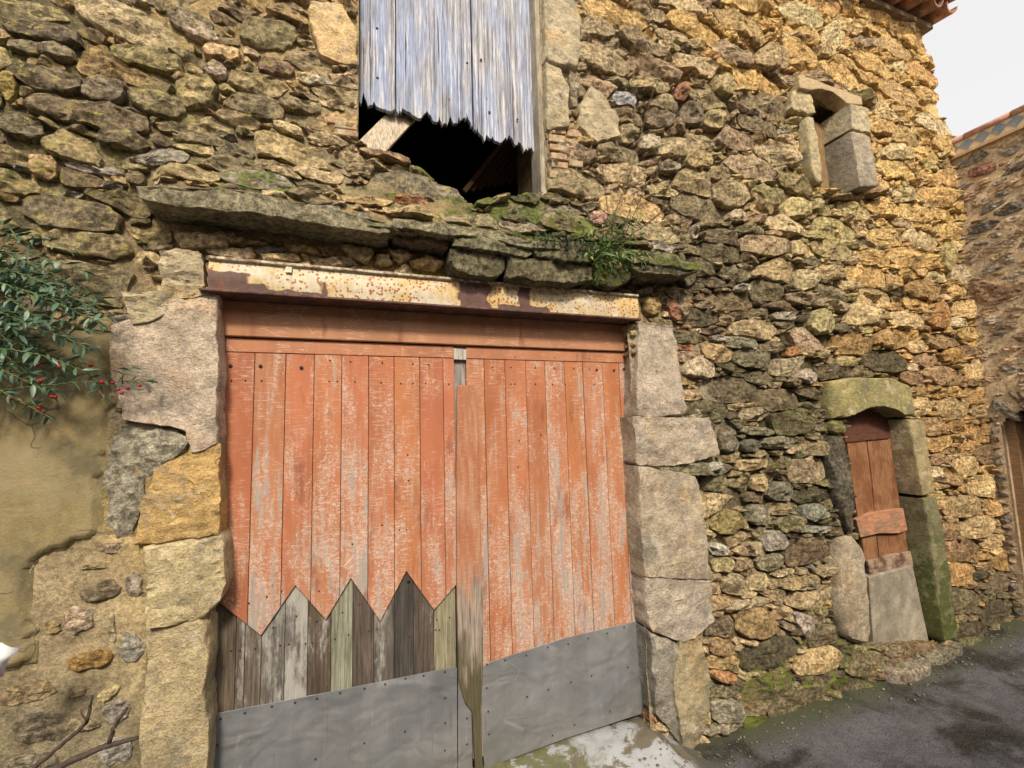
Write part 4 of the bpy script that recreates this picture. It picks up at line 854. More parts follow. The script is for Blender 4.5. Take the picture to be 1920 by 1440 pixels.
# ------------------------------------------------------------------ steel lintel
lint = empty('steel_lintel'); under(house, lint)
YL = -.045
pa, pb, pc, pd = at(395, 484, YL), at(1196, 552, YL), at(1198, 601, YL), at(386, 546, YL)
zt = (pa[2]+pb[2])/2; zb = (pc[2]+pd[2])/2; xl = (pa[0]+pd[0])/2; xr = (pb[0]+pc[0])/2
nxl, nzl = 420, 30; gx, gz = np.meshgrid(np.linspace(xl, xr, nxl), np.linspace(zb+.012, zt-.012, nzl)); x = gx.ravel(); z = gz.ravel(); lp, lq = proj(np.stack([x, x*0+YL, z], 1))
P = np.stack([x, x*0, z], 1); nn = fbm(P, 26, 4, 61); frac = (z-zb)/(zt-zb)
bare = np.zeros(len(x))
bare = np.maximum(bare, np.clip((540-lp)/60, 0, 1)*np.clip((.34-frac)/.12+.5, 0, 1)); bare = np.maximum(bare, np.clip((470-lp)/24+.5, 0, 1)*np.clip((.62-frac)/.12+.5, 0, 1))
bare = np.maximum(bare, np.clip((640-lp)/60, 0, 1)*np.clip((.20-frac)/.1+.5, 0, 1)); bare = np.maximum(bare, np.clip(1-abs(lp-610)/14, 0, 1)*np.clip((.55-frac)/.2+.5, 0, 1))
bare = np.maximum(bare, np.clip(1.5-abs(lp-(888+8*frac))/26, 0, 1)); bare = np.maximum(bare, np.clip(1.5-abs(lp-982)/11, 0, 1)); bare = np.maximum(bare, np.clip((1035-lp)/14, 0, 1)*np.clip((lp-925)/10, 0, 1)*np.clip((.25-frac)/.1+.5, 0, 1))
bare = np.maximum(bare, np.clip((.06-frac)/.05+.4, 0, 1)); bare = np.clip(bare+nn*.75*(bare > .02), 0, 1)
yv = YL+.004*np.cos(frac*math.pi*2)-.006*(frac > .9)+.0015*fbm(P, 12, 3, 63)
I_, J_ = np.meshgrid(np.arange(nxl-1), np.arange(nzl-1)); a = (J_*nxl+I_).ravel()
under(lint, link('web', mesh(np.stack([x, yv, z], 1), np.stack([a, a+1, a+nxl+1, a+nxl], 1), 'web', True, np.ones((len(x), 3)), np.stack([bare, bare*0, bare*0], 1)), M_LI))
bm = bmesh.new(); bm_box(bm, xl, xr, YL+.012, .30, zb+.014, zt-.014); under(lint, link('beam_body', bm_mesh(bm), M_RUST))
under(lint, link('flange', prism([(xl-.03, zb+.0), (xr+.01, zb+.0), (xr+.01, zb+.012), (xl-.03, zb+.012)], YL-.010, .20, .003), M_RUST))
under(lint, link('flange', prism([(xl, zt-.012), (xr, zt-.012), (xr, zt+.002), (xl, zt+.002)], YL-.012, .2, .003), simple('cream_flange_paint', (.48, .44, .34), .7, 40, .3, col2=(.2, .14, .1), sc2=30)))
p = W([(536, 500), (548, 501), (547, 512), (535, 511)], YL-.01); under(lint, link('bolt_head', prism(p, YL-.014, .015, .002), simple('cream_bolt', (.6, .57, .48), .6)))

# ------------------------------------------------------------------ garage doors
gar = empty('garage_door'); under(house, gar)
def xat(px, py=700, y=YD): return at(px, py, y)[0]
ztop = (at(420, 632, YD)[2]+at(1180, 662, YD)[2])/2
zr2 = (at(420, 657, YD)[2]+at(1180, 684, YD)[2])/2
zhead = (at(420, 572, YD)[2]+at(1180, 636, YD)[2])/2+.03
ZB = at(1222, 1335, YD)[2]-.0
xL, xR = xat(419), xat(1183)
def paint(px=0, wear=.5):
    t = random.uniform(.95, 1.06); return (.365*t, random.uniform(.130, .144)*t, random.uniform(.060, .070)*t, wear)
o = under(gar, link('head_beam', prism([(xL-.02, ztop+.004), (xR+.02, ztop+.004), (xR+.02, zhead+.02), (xL-.02, zhead+.02)], YD-.022, .09, .004), M_PA)); o.color = (.38, .19, .105, .2)
LB = [421, 477, 535.5, 589, 641, 691, 739, 787, 831, 852]; RB = [874, 908, 947, 986, 1022, 1059, 1093, 1130, 1161, 1180]
xm1, xm2 = xat(852), xat(874)
for (a, b) in ((xL, xm1), (xm2, xR)):
    o = under(gar, link('top_rail', prism([(a+.002, zr2+.002), (b-.002, zr2+.002), (b-.002, ztop), (a+.002, ztop)], YD-.003, .04, .0025), M_PA)); o.color = (.37, .165, .09, .3)
zz_px = [(395, 1121), (409.5, 1129), (489, 1192), (553.6, 1098), (611, 1162), (658, 1084), (713, 1165), (762, 1071), (814, 1144), (858, 1094)]
ZZ_ = W(zz_px, YD)
def zzz(x): return float(np.interp(x, ZZ_[:, 0], ZZ_[:, 1]))
wearL = [.36, .66, .50, .56, .70, .44, .38, .42, .56]; wearR = [.62, .46, .50, .54, .62, .52, .60, .50, .62]
for k in range(9):
    a, b = xat(LB[k])+.0012, xat(LB[k+1])-.0012
    if k == 0: a = xL
    pts = [(a, zr2), (b, zr2), (b, zzz(b))]+[(q[0], q[1]) for q in ZZ_[::-1] if a+.004 < q[0] < b-.004]+[(a, zzz(a))]
    o = under(gar, link('plank', prism(pts, YD+random.uniform(-.0015, .0015), .022, .0018), M_PA)); o.color = paint(0, wearL[k])
for k in range(9):
    a, b = xat(RB[k])+.0012, xat(RB[k+1])-.0012
    o = under(gar, link('plank', prism([(a, zr2), (b, zr2), (b, ZB+.02), (a, ZB+.02)], YD+random.uniform(-.0015, .0015), .022, .0018), M_PA)); o.color = paint(0, wearR[k])
low = [(386, 441), (441, 458), (458, 489), (489, 533), (533, 576), (576, 620), (620, 661), (661, 701), (701, 739), (739, 776), (776, 814), (814, 856)]
lcol = [(.10,.08,.06,.12),(.12,.10,.085,.62),(.13,.11,.09,.48),(.14,.13,.12,.60),(.16,.15,.14,.66),(.085,.065,.052,.40),(.21,.215,.165,.1),(.085,.068,.058,.28),(.11,.10,.09,.50),(.055,.05,.046,.22),(.085,.07,.06,.32),(.21,.195,.135,.25)]
for (pa_, pb_), c in zip(low, lcol):
    y = YD+.013+random.uniform(-.003, .003); a, b = xat(pa_, 1250, y)+.001, xat(pb_, 1250, y)-.001; xs_ = [a]+[q[0] for q in ZZ_ if a+.004 < q[0] < b-.004]+[b]
    pts = [(x, zzz(x)+.006 if x > xL else ZZ_[0][1]) for x in xs_]
    o = under(gar, link('old_plank', prism([(a, -.25)]+pts+[(b, -.25)], y, .02, .0018), M_BA)); o.color = c
# split marks and metal kick plates
def sheet(pts, y, name='kick_plate'): return under(gar, link(name, prism(W(pts, y), y, .003, .0008), M_ZN))
ZST = 1
sheet([(389, 1341), (620, 1297), (854, 1250), (857, 1252), (858, 1700), (384, 1700)], YD-.004)
sheet([(903, 1262), (906, 1250), (920, 1241), (1060, 1196), (1215, 1160), (1223, 1332), (1060, 1385), (910, 1441), (908, 1442), (903, 1350)], YD-.004)
sheet([(859, 1272), (864, 1282), (873, 1312), (884, 1328), (890, 1700), (859, 1700)], YD-.006, 'narrow_plate')
# centre post with its cover board
o = under(gar, link('meeting_post', prism([(xm1, -.2), (xm2, -.2), (xm2, ztop), (xm1, ztop)], YD+.012, .04, .002), M_BA)); o.color = (.27, .25, .24, .45)
o = under(gar, link('latch_block', prism(W([(851, 653), (875, 655), (875, 675), (851, 674)], YD-.012), YD-.012, .02, .002), M_BA)); o.color = (.42, .40, .36, .5)
cb = W([(858, 722), (896, 723), (899, 900), (903, 1020), (905, 1115), (906, 1250), (902, 1330), (906, 1460), (892, 1460), (886, 1335), (872, 1318), (860, 1276), (857, 1100), (856, 900)], YD-.022)
# upper painted and lower rotted length of the cover board
cutz = at(880, 1130, YD-.022)[2]
up = clip_half(cb, np.array([0, cutz]), np.array([0., -1.])); dnp = clip_half(cb, np.array([0, cutz]), np.array([0., 1.]))
o = under(gar, link('cover_board', prism(cb, YD-.022, .02, .002), None)); 
def mat_cover():
    k = NT('half_rotted_cover_board'); z = k.sep(k.geo.outputs['Position'])[2]; g = k.noise(k.pos(120, 1, 5), 1, 5, .7); b = k.noise(k.pos(24, 1, 3), 1, 5, .7); cr = k.noise(k.pos(20, 1, 200), 1, 3, .7)
    c = k.scale(k.mix(k.ss(b, .4, .62, 0, .7), (.33, .135, .07), (.42, .25, .17)), k.ss(g, .3, .7, .88, 1.1)); c = k.mix(k.ss(cr, .55, .63, 0, .4), c, (.50, .38, .30))
    wood = k.mix(k.ss(g, .3, .65), (.10, .08, .07), (.36, .31, .27)); zl = k.math('ADD', z, k.math('MULTIPLY', k.math('SUBTRACT', b, .5), .9))
    c = k.mix(k.ss(zl, cutz+.20, cutz-.02), c, wood)
    rot = k.mix(g, (.03, .025, .018), (.10, .095, .04)); c = k.mix(k.ss(zl, .62, .38, 0, .9), c, rot)
    k.bump([(g, .6, .003), (b, .3, .004)]); return k.done(c, .8)
o.data.materials.clear(); o.data.materials.append(mat_cover())
p_ = W([(409, 560), (420, 562), (421, 700), (425, 1000), (412, 1000)], YD)
fx0, fx1 = xat(404, 700, YD-.03), xL-.001
for (a, b) in ((fx0-.03, fx1), (xR+.001, xR+.03)):
    under(gar, link('frame_post', prism([(a, -.2), (b, -.2), (b, zhead), (a, zhead)], YD-.012 if a < 0 else YD+.01, .06, .003), M_FRAME))
# nails, bolts
def heads(pts, y, r, name, par, mat=M_IRON):
    G_ = []
    for (a, b) in pts:
        c = at(a, b, y); V = [Vector((c[0]+math.cos(t)*r, y, c[2]+math.sin(t)*r)) for t in np.linspace(0, 2*math.pi, 7)[:-1]]+[Vector((c[0], y-r*.5, c[2]))]
        G_.append((V, [(i, (i+1) % 6, 6) for i in range(6)]))
    V, Fc = join_geo(G_); return under(par, link(name, mesh(V, Fc, name, False), mat, None, kind='stuff'))
nl = [(a/2.88+380, b/2.88+460) for a, b in [(150,650),(312,652),(533,660),(688,622),(798,628),(970,632),(1135,640),(1217,643),(155,730),(230,730),(318,730),(683,735),(727,735),(823,737),(963,740),(1070,745),(1135,745),(1205,745),(1330,748),(1425,825),(1388,942),(1425,1058),(1392,1166),(1425,1280),(1397,1395),(1107,1132),(1112,1270),(1380,590),(1408,585)]]
nl += [(a/2.88+380, b/2.88+940) for a, b in [(1063,153),(1100,153),(968,128),(810,231),(1425,130),(1392,242),(1422,368),(1389,483),(1422,617),(1392,740),(628,485),(250,550),(346,515),(425,485)]]
nl += [(a/2.88+800, b/2.88+460) for a, b in [(355,658),(455,658),(588,660),(692,662),(795,664),(880,667),(455,748),(477,748),(588,748),(680,750),(748,750),(905,752),(477,604),(690,606),(880,612),(500,1055),(617,1022),(495,1195)]]
heads(nl, YD-.0035, .0042, 'nail_heads', gar); heads([(a/2.88+380, b/2.88+460) for a, b in [(150,650),(312,652),(533,660)]]+[(a/2.88+800, b/2.88+460) for a, b in [(918,672),(1012,674),(1064,668)]]+[(766, 1088)], YD-.004, .009, 'knot_holes', gar)
heads([(a/2.88+380, b/2.88+940) for a, b in [(112,638),(75,808),(152,806),(200,804),(283,796),(380,682),(418,777),(465,770),(505,620),(555,768),(615,648),(590,764),(755,600),(787,720),(715,743),(848,555),(897,700),(943,690),(1118,730),(1160,540),(1187,540),(1265,640),(1334,627),(1258,694),(1277,694),(963,625)]], YD+.009, .0042, 'old_nails', gar)
heads([(a/2.88+380, b/2.88+940) for a, b in [(96,1173),(227,1143),(373,1108),(498,1087),(617,1065),(742,1035),(874,1010),(985,988),(1095,957),(1193,941),(1308,920),(78,1316),(609,1393),(873,1306),(1093,1243),(1310,1062),(1310,1197),(1308,1345)]]+[(a/2.88+800, b/2.88+940) for a, b in [(424,858),(538,832),(655,788),(765,771),(873,740),(975,712),(1067,680),(1157,660),(325,880),(325,1008),(333,1135),(337,1258),(658,1017),(543,1055),(891,943),(1087,896),(780,977),(1170,760),(1168,875),(799,1207),(680,1264),(991,1135),(218,1172),(218,1312)]], YD-.009, .0052, 'screws', gar)

# ------------------------------------------------------------------ loft window: shutters and frame
sh = empty('shutter'); under(house, sh); YS = .11
prof = [(345,560),(372,578),(400,590),(425,586),(450,606),(500,622),(520,626),(545,610),(560,632),(585,640),(600,622),(630,630),(645,650),(690,664),(705,640),(725,622),(748,650),(760,680),(790,684),(830,690),(848,672),(860,704),(885,690),(910,692),(920,664),(950,660),(968,690),(985,730),(1010,755),(1030,766),(1050,782),(1058,745),(1070,770),(1100,790),(1140,800),(1165,776),(1190,750),(1205,790),(1225,815),(1250,800),(1262,828),(1290,832),(1300,815),(1312,850),(1330,856)]
prof = W([(a/3+560, b/3) for a, b in prof], YS)
def pz(x): return float(np.interp(x, prof[:, 0], prof[:, 1]))
for (a_, b_, dy) in [(674, 741, .0), (743, 815, .006), (815.6, 865, .004), (866, 883, .0), (886, 950, .005), (950.6, 998, .009)]:
    a, b = at(a_, 100, YS+dy)[0], at(b_, 100, YS+dy)[0]; xs_ = np.sort(np.r_[a, b, np.linspace(a, b, 34)[1:-1]+np.array([random.uniform(-.0006, .0006) for _ in range(32)])])
    ws_ = [0]
    for _ in xs_: ws_.append(ws_[-1]*.5+random.uniform(-.004, .004)+(random.choice((.022, .035, -.02)) if random.random() < .13 else 0))
    bot = [(x, pz(x)+ws_[j+1]) for j, x in enumerate(xs_)]
    o = under(sh, link('plank', prism(bot+[(b, 4.55), (a, 4.55)], YS+dy, .026, .0015), M_SH))
heads([(708,146),(902,112),(918,210),(970,224),(876,118),(707,53)], YS-.001, .008, 'nail_heads', sh)
wf = empty('window_frame'); under(house, wf)
fx = at(1004, 200, YS)[0]; ft = W([(1003, 40), (1003, 360), (1028, 360), (1026, 40)], .03)
M_POST = simple('grey_worn_frame', (.36, .32, .25), .85, 4, .3, .4, stretch=(14, 14, 2), col2=(.25, .22, .17), sc2=4)
x1_ = at(1026, 250, .0)[0]
under(wf, link('frame_post', prism([(fx-.015, 2.72), (x1_+.03, 2.72), (x1_+.03, 4.6), (fx-.015, 4.6)], .03, .14, .008), M_POST))
under(wf, link('frame_post', prism([(at(673,100,YS)[0]-.06, 2.9), (at(673,100,YS)[0]-.002, 2.9), (at(673,100,YS)[0]-.002, 4.6), (at(673,100,YS)[0]-.06, 4.6)], .05, .14, .005), M_POST))
# loose board leaning in the gap
def board3(p0, p1, w_, t_, up=Vector((0, -.2, 1))):
    p0, p1 = Vector(p0), Vector(p1); d = (p1-p0).normalized(); s = d.cross(Vector((0, 1, 0))).normalized(); n_ = s.cross(d)
    bm = bmesh.new(); vs = [bm.verts.new(p+s*a*w_/2+n_*b*t_/2) for p in (p0, p1) for a in (-1, 1) for b in (-1, 1)]
    for f in ((0,1,3,2), (4,6,7,5), (0,4,5,1), (2,3,7,6), (0,2,6,4), (1,5,7,3)): bm.faces.new([vs[i] for i in f])
    bmesh.ops.recalc_face_normals(bm, faces=bm.faces); bmesh.ops.bevel(bm, geom=list(bm.edges), offset=.002, segments=1, affect='EDGES'); return bm_mesh(bm)
lb = link('loose_board', board3(at(690, 285, .09), at(772, 200, .22), .125, .024), M_SILL, None, label='short pale board leaning in the dark gap beneath the broken shutters', category='board')
for k in range(11):
    a = at(870+k*14, 360-k*3, 1.3+.05*k); o = link('rafter', board3(a, (a[0]+.75, a[1]+.2, a[2]+1.1), .04, .03), M_BEAM); under(house, o)
for k in range(3):
    a = at(1000+k*3, 330, .5+.3*k); o = link('rafter', board3(a, (a[0]-.02, a[1]+.1, a[2]+1.4), .06, .05), M_BEAM); under(house, o)

# ------------------------------------------------------------------ small upper window
sw = empty('small_window'); under(house, sw)
t1 = at(1500, 160, -.05); lp_ = W([(1498, 140), (1520, 146), (1616, 182), (1618, 196), (1590, 194), (1580, 186), (1562, 172), (1540, 166), (1520, 168), (1500, 164)], -.05)
M_TIMB = simple('split_timber', (.46, .36, .22), .85, 5, .35, .7, .01, stretch=(4, 4, 40))
under(sw, link('timber_lintel', prism(lp_, -.05, .11, .008, 2), M_TIMB))
pb_ = W([(1526, 230), (1556, 244), (1562, 352), (1540, 350)], .10)
under(sw, link('board', prism(W([(1528, 228), (1560, 244), (1572, 352), (1540, 352)], .12), .12, .02, .002), simple('brown_infill_board', (.22, .14, .06), .85, 6, .3, .3, stretch=(14, 14, 2), col2=(.22, .15, .08), sc2=6)))
under(sw, link('jamb_beam', prism(W([(1556, 180), (1585, 190), (1572, 246), (1560, 250)], .16), .16, .04, .003), M_BEAM))

# ------------------------------------------------------------------ small arched door
sdoor = empty('small_door'); under(house, sdoor); YS2 = .12
def pd_(pts, y, th, name, mat, bev=.003): return under(sdoor, link(name, prism(W(pts, y), y, th, bev), mat))
M_RD2 = simple('dark_red_door_paint', (.10, .042, .03), .7, 6, .3, .3, stretch=(3, 3, 14))
pd_([(1580, 755), (1705, 755), (1668, 822), (1586, 830)], YS2+.0, .04, 'top_rail', M_RD2)
pd_([(1588, 826), (1624, 822), (1634, 900), (1650, 1075), (1628, 1080), (1604, 940)], YS2+.012, .03, 'plank', M_REDP)
pd_([(1626, 822), (1668, 818), (1690, 960), (1712, 1070), (1652, 1075), (1636, 900)], YS2+.014, .03, 'plank', M_REDP)
pd_([(1606, 974), (1640, 960), (1694, 953), (1702, 994), (1686, 1000), (1650, 1000), (1614, 1008)], YS2-.02, .035, 'cross_rail', simple('worn_pink_rail', (.40, .19, .115), .75, 7, .3, .4, stretch=(2, 2, 10), col2=(.28, .17, .11), sc2=8))
pd_([(1628, 1052), (1670, 1040), (1708, 1034), (1714, 1062), (1632, 1082)], YS2-.01, .02, 'bottom_board', simple('pale_worn_board', (.30, .22, .16), .8, 8, .3, .4, stretch=(2, 2, 10), col2=(.10, .06, .045), sc2=9))
pd_([(1630, 1082), (1712, 1060), (1745, 1215), (1640, 1215)], YS2-.035, .10, 'concrete_block', M_CONC, .006)
ds = W([(1640, 1200), (1770, 1196), (1830, 1192), (1834, 1216), (1700, 1232), (1640, 1240)], -.03)
# doorstep slabs on the street
for (xa, xb, yd, zt_, c) in [(3.45, 3.88, -.15, -.09, (.34, .29, .23)), (3.89, 4.30, -.13, -.07, (.27, .25, .18)), (4.31, 4.64, -.11, -.05, (.20, .19, .10))]:
    Rr = Rubble(); Rr.add([(xa, -.0), (xb, -.0), (xb+.01, yd*-1), (xa-.01, -yd)], 0, .02, .25, 30, 8, c, .35, 0, .15, .7, .003, 1, mapf=lambda v, zt_=zt_: np.stack([v[:, 0], .13-v[:, 2]*1.5, zt_-v[:, 1]-.02], 1), edge=.08)
    o = stone_obj(Rr.build()[0], 'doorstep', M_ST, None); under(sdoor, o)

# ------------------------------------------------------------------ ground
def road_z(x, y):
    b = np.interp(x, [-3, 1.2, 1.9, 3.7, 4.7, 6, 12], [-.30, -.20, -.19, -.16, -.08, .02, .5])
    return b+.0*y
def grid_mesh(xs, ys, zf, keep=None, col=None):
    gx, gy = np.meshgrid(xs, ys); x = gx.ravel(); y = gy.ravel(); z = zf(x, y); n_ = len(xs)
    I_, J_ = np.meshgrid(np.arange(n_-1), np.arange(len(ys)-1)); a = (J_*n_+I_).ravel(); q = np.stack([a, a+1, a+n_+1, a+n_], 1)
    if keep is not None: q = q[keep(x, y)[q].all(1)]
    return mesh(np.stack([x, y, z], 1), q, 'g', True)
xs_ = np.r_[-60, -20, -6, np.arange(-3, 7, .05), 8, 12, 25, 80]; ys_ = np.r_[-60, -20, -8, np.arange(-5, .12, .05), .3]
def mat_road():
    k = NT('wet_worn_asphalt'); P = k.pos(); n1 = k.noise(P, 2.2, 5, .62, .5); n2 = k.noise(P, 120, 4, .75); ag = k.voro(P, 140); n3 = k.noise(P, 14, 5, .7)
    c = k.mix(k.ss(n1, .40, .56), (.034, .033, .030), (.125, .125, .145)); c = k.scale(c, k.math('MULTIPLY', k.ss(n2, .3, .7, .55, 1.5), k.ss(n3, .3, .7, .8, 1.2)))
    c = k.mix(k.ss(ag, .16, .3, .55, 0), c, (.30, .29, .27)); c = k.mix(k.ss(k.noise(P, 7, 5, .7), .62, .70, 0, .6), c, (.20, .18, .13))
    y = k.sep(k.geo.outputs['Position'])[1]; c = k.mix(k.math('MULTIPLY', k.ss(k.math('ADD', y, k.math('MULTIPLY', n3, .25)), -.12, .12, 0, .8), k.ss(n1, .4, .5)), c, (.07, .08, .03))
    k.bump([(n3, .6, .02), (n2, 1, .010), (ag, -.9, .010)]); return k.done(c, .82)
rd = link('road', grid_mesh(xs_, ys_, lambda x, y: road_z(x, y)+.012*fbm(np.stack([x, y, x*0], 1), 2.5, 3, 71)+.004*fbm(np.stack([x, y, x*0], 1), 14, 2, 73)), mat_road(), None, kind='structure')
bm = bmesh.new(); bm_box(bm, -300, 300, -300, 300, -1.2, -1.0); link('ground', bm_mesh(bm), M_CORE, None, kind='structure')
def thr_z(x, y):
    top = np.interp(x, [GX0, GX1], [at(910, 1441, YD)[2]-.0, ZB])-.02; bot = road_z(x, y)-.02; t = np.clip((y+.62)/.62, 0, 1); t = t*t*(3-2*t)
    s = np.clip((GX1+.30-x)/.30, 0, 1); P = np.stack([x, y, x*0], 1); return bot+(top-bot)*t*s+.016*fbm(P, 6, 4, 81)+.008*fbm(P, 30, 3, 83)
def mat_thr():
    k = NT('limewashed_threshold'); P = k.pos(); n1 = k.noise(P, 4.2, 6, .68, .6); n2 = k.noise(P, 90, 4, .7); xx = k.sep(k.geo.outputs['Position'])[0]
    c = k.mix(k.ss(n1, .50, .56), (.13, .115, .085), (.33, .35, .375)); gx_ = k.ss(k.math('ADD', xx, k.math('MULTIPLY', k.noise(P, 7, 5, .7), .5)), 1.55, 1.25)
    c = k.mix(k.math('MULTIPLY', gx_, k.ss(k.noise(P, 11, 5, .7), .42, .52)), c, k.mix(n2, (.07, .08, .035), (.20, .20, .11))); c = k.mix(k.ss(k.math('ADD', xx, k.math('MULTIPLY', n1, .3)), 1.82, 1.90), c, (.10, .095, .08))
    c = k.mix(k.ss(k.noise(P, 26, 5, .75), .57, .64, 0, .7), c, (.12, .11, .09)); k.bump([(n1, .6, .02), (n2, .7, .004)]); return k.done(c, .85)
link('threshold', grid_mesh(np.arange(GX0-.1, GX1+.32, .018), np.arange(-.64, .14, .018), thr_z), mat_thr(), None, kind='structure')

G_ = []
for k in range(260):
    if k < 190: x = rng.uniform(1.75, 5.0); y = -abs(rng.normal(0, .12))-.03; z = float(road_z(x, y))
    else: x = rng.uniform(1.35, 1.95); y = -rng.uniform(.05, .45); z = float(thr_z(np.array([x]), np.array([y]))[0]) if x < GX1+.3 else float(road_z(x, y))
    q = rng.uniform(.003, .010); V = [Vector((x+math.cos(t)*q*rng.uniform(.6, 1.2), y+math.sin(t)*q*rng.uniform(.6, 1.2), z+.006)) for t in np.linspace(0, 6.28, 7)[:-1]]+[Vector((x, y, z+q*rng.uniform(.6, 1.1)+.006))]
    G_.append((V, [(i, (i+1) % 6, 6) for i in range(6)]))
V, Fc = join_geo(G_); link('gravel', mesh(V, Fc, 'gravel', False), simple('gutter_grit', (.20, .17, .13), .9, 60, .5, .3, col2=(.09, .08, .06), sc2=30), None, kind='stuff', label='loose grit and crumbs of stone in the gutter at the wall foot')
# ------------------------------------------------------------------ neighbouring house on the right
XN = 5.12
nb = empty('neighbour_house', (XN, -.5, -.1), label='brown stone house with tiled parapet at the right edge, joining the barn at a corner', category='house')
def AX(pts): return np.array([[-atx(a, b, XN)[1], atx(a, b, XN)[2]] for a, b in pts])   # s = -y, z
nmap = lambda v: np.stack([XN+v[:, 1], -v[:, 0], v[:, 2]], 1)
ztopN = atx(1850, 268, XN)[2]
OPN = AX([(1878, 800), (1888, 782), (1920, 768)]); s0 = OPN[0][0]; OPN = np.array([[s0, -.5], [s0+.9, -.5], [s0+.9, OPN[2][1]+.04], [s0+.45, OPN[2][1]+.1], [OPN[2][0], OPN[2][1]], [OPN[1][0], OPN[1][1]], [s0, OPN[0][1]]])
nwall = empty('wall'); under(nb, nwall)
sx = np.linspace(-.12, 2.4, 170); sz = np.linspace(-.4, ztopN, 300); gx, gz = np.meshgrid(sx, sz); x = gx.ravel(); z = gz.ravel(); P = np.stack([x, x*0, z], 1)
n_ = len(sx); I_, J_ = np.meshgrid(np.arange(n_-1), np.arange(len(sz)-1)); a = (J_*n_+I_).ravel(); q = np.stack([a, a+1, a+n_+1, a+n_], 1); q = q[~inside_many(x[q].mean(1), z[q].mean(1), OPN)]
lowc = np.clip((1.2-z)/1.5, 0, 1)[:, None]; mc = np.array([.62, .49, .32])*(1-lowc)+np.array([.36, .26, .15])*lowc
under(nwall, link('mortar', mesh(nmap(np.stack([x, .008*fbm(P, 9, 4, 91), z], 1)), q, 'n', True, mc, np.tile((0, 0, .6), (len(x), 1))), M_MO))
# fan of thin stones round the arch, then elongated rubble
NR = Rubble(); NC = [(.40, .29, .19), (.33, .25, .18), (.36, .31, .25), (.28, .25, .21), (.48, .37, .24), (.38, .26, .18)]
fan = []
hN = [([(1812,530),(1850,524),(1920,540),(1920,560),(1860,574),(1822,566)],(.44,.29,.18)),([(1860,398),(1900,372),(1920,380),(1920,392),(1880,408),(1862,406)],(.32,.29,.24)),([(1800,432),(1850,412),(1882,412),(1876,424),(1830,440),(1800,444)],(.24,.22,.2)),([(1812,316),(1870,306),(1868,322),(1818,336)],(.37,.2,.15))]
obs = [OPN]
for pts, c in hN:
    p = AX(pts); obs.append(p); NR.add(p, .0, .022, .05, 30, 8, c, 0, 0, .3, .8, .003, 1, mapf=nmap)
for k in range(26):   # edge-set slates down the side of the opening
    zc = .0+k*.066; s1 = s0-.012; p = np.array([[s1-.075-rng.uniform(0, .03), zc], [s1, zc+rng.normal(0, .004)], [s1, zc+.045], [s1-.07-rng.uniform(0, .03), zc+.05]])
    if zc < OPN[-1][1]-.05: obs.append(p); NR.add(p, .0, .022, .06, 16, 5, NC[rng.integers(len(NC))], .1, 0, .4, .8, .003, 1, mapf=nmap)
cA = np.array([s0+.45, OPN[-1][1]-.25])
for k in range(14):
    t = math.radians(172-k*12); r0, r1 = .50, .72; d0 = np.array([math.cos(t), math.sin(t)]); d1 = np.array([math.cos(t-.12), math.sin(t-.12)])
    p = np.array([cA+d0*r0*[1., .8], cA+d0*r1*[1, .9], cA+d1*r1*[1, .9], cA+d1*r0*[1., .8]])
    if p[:, 0].min() > -.02 and p[:, 0].max() < 2: obs.append(p); NR.add(p, .0, .022, .06, 16, 5, NC[rng.integers(len(NC))], 0, 0, .4, .8, .003, 1, mapf=nmap)
for p, r in pack(-.06, 2.3, -.3, ztopN-.03, 2.6, lambda x, z: .75+0*x, obs, 9000, over=1.0, rmin=.012, rmax=.045):
    NR.add(p, .004, .018, .05, 16, 5, np.array(NC[rng.integers(len(NC))])*rng.uniform(1.2, 1.8), .0, 0, .3, .9, .006, 1, mapf=nmap)
ni = NR.build(); ni.sort(key=lambda i: -px_area(i))
for i in ni[:290]: under(nwall, stone_obj(i, 'stone', M_ST, None))
if len(ni) > 290: under(nwall, stone_join(ni[290:], 'small_stones', M_ST, None))
bm = bmesh.new(); zo = OPN[3][1]+.02
bm_box(bm, XN+.03, XN+.4, -s0, -.0, -.4, ztopN); bm_box(bm, XN+.03, XN+.4, -2.4, -s0-.9, -.4, ztopN); bm_box(bm, XN+.031, XN+.4, -s0-.9, -s0, zo, ztopN-.001)
bm_box(bm, XN+.4, XN+3, -2.4, 0, -.4, ztopN); bm_box(bm, XN+.03, XN+3.0, .0, 6, -.4, ztopN-.01)
under(nwall, link('wall_core', bm_mesh(bm), simple('tan_core', (.36, .27, .17), .95)))
under(nb, link('recessed_door', prism([(0, 0), (1, 0), (1, 1), (0, 1)], 0, .01, 0), simple('dark_brown_door', (.09, .05, .03), .7)))
dd = bpy.data.objects['recessed_door']; bm = bmesh.new(); bm_box(bm, XN+.20, XN+.24, -s0-.9, -s0, -.3, zo); dd.data = bm_mesh(bm); dd.data.materials.append(bpy.data.materials['dark_brown_door'])
bm = bmesh.new(); bm_box(bm, XN+.06, XN+.20, -s0-.06, -s0-.0, -.3, zo-.1); under(nb, link('door_frame', bm_mesh(bm), M_BEAM))
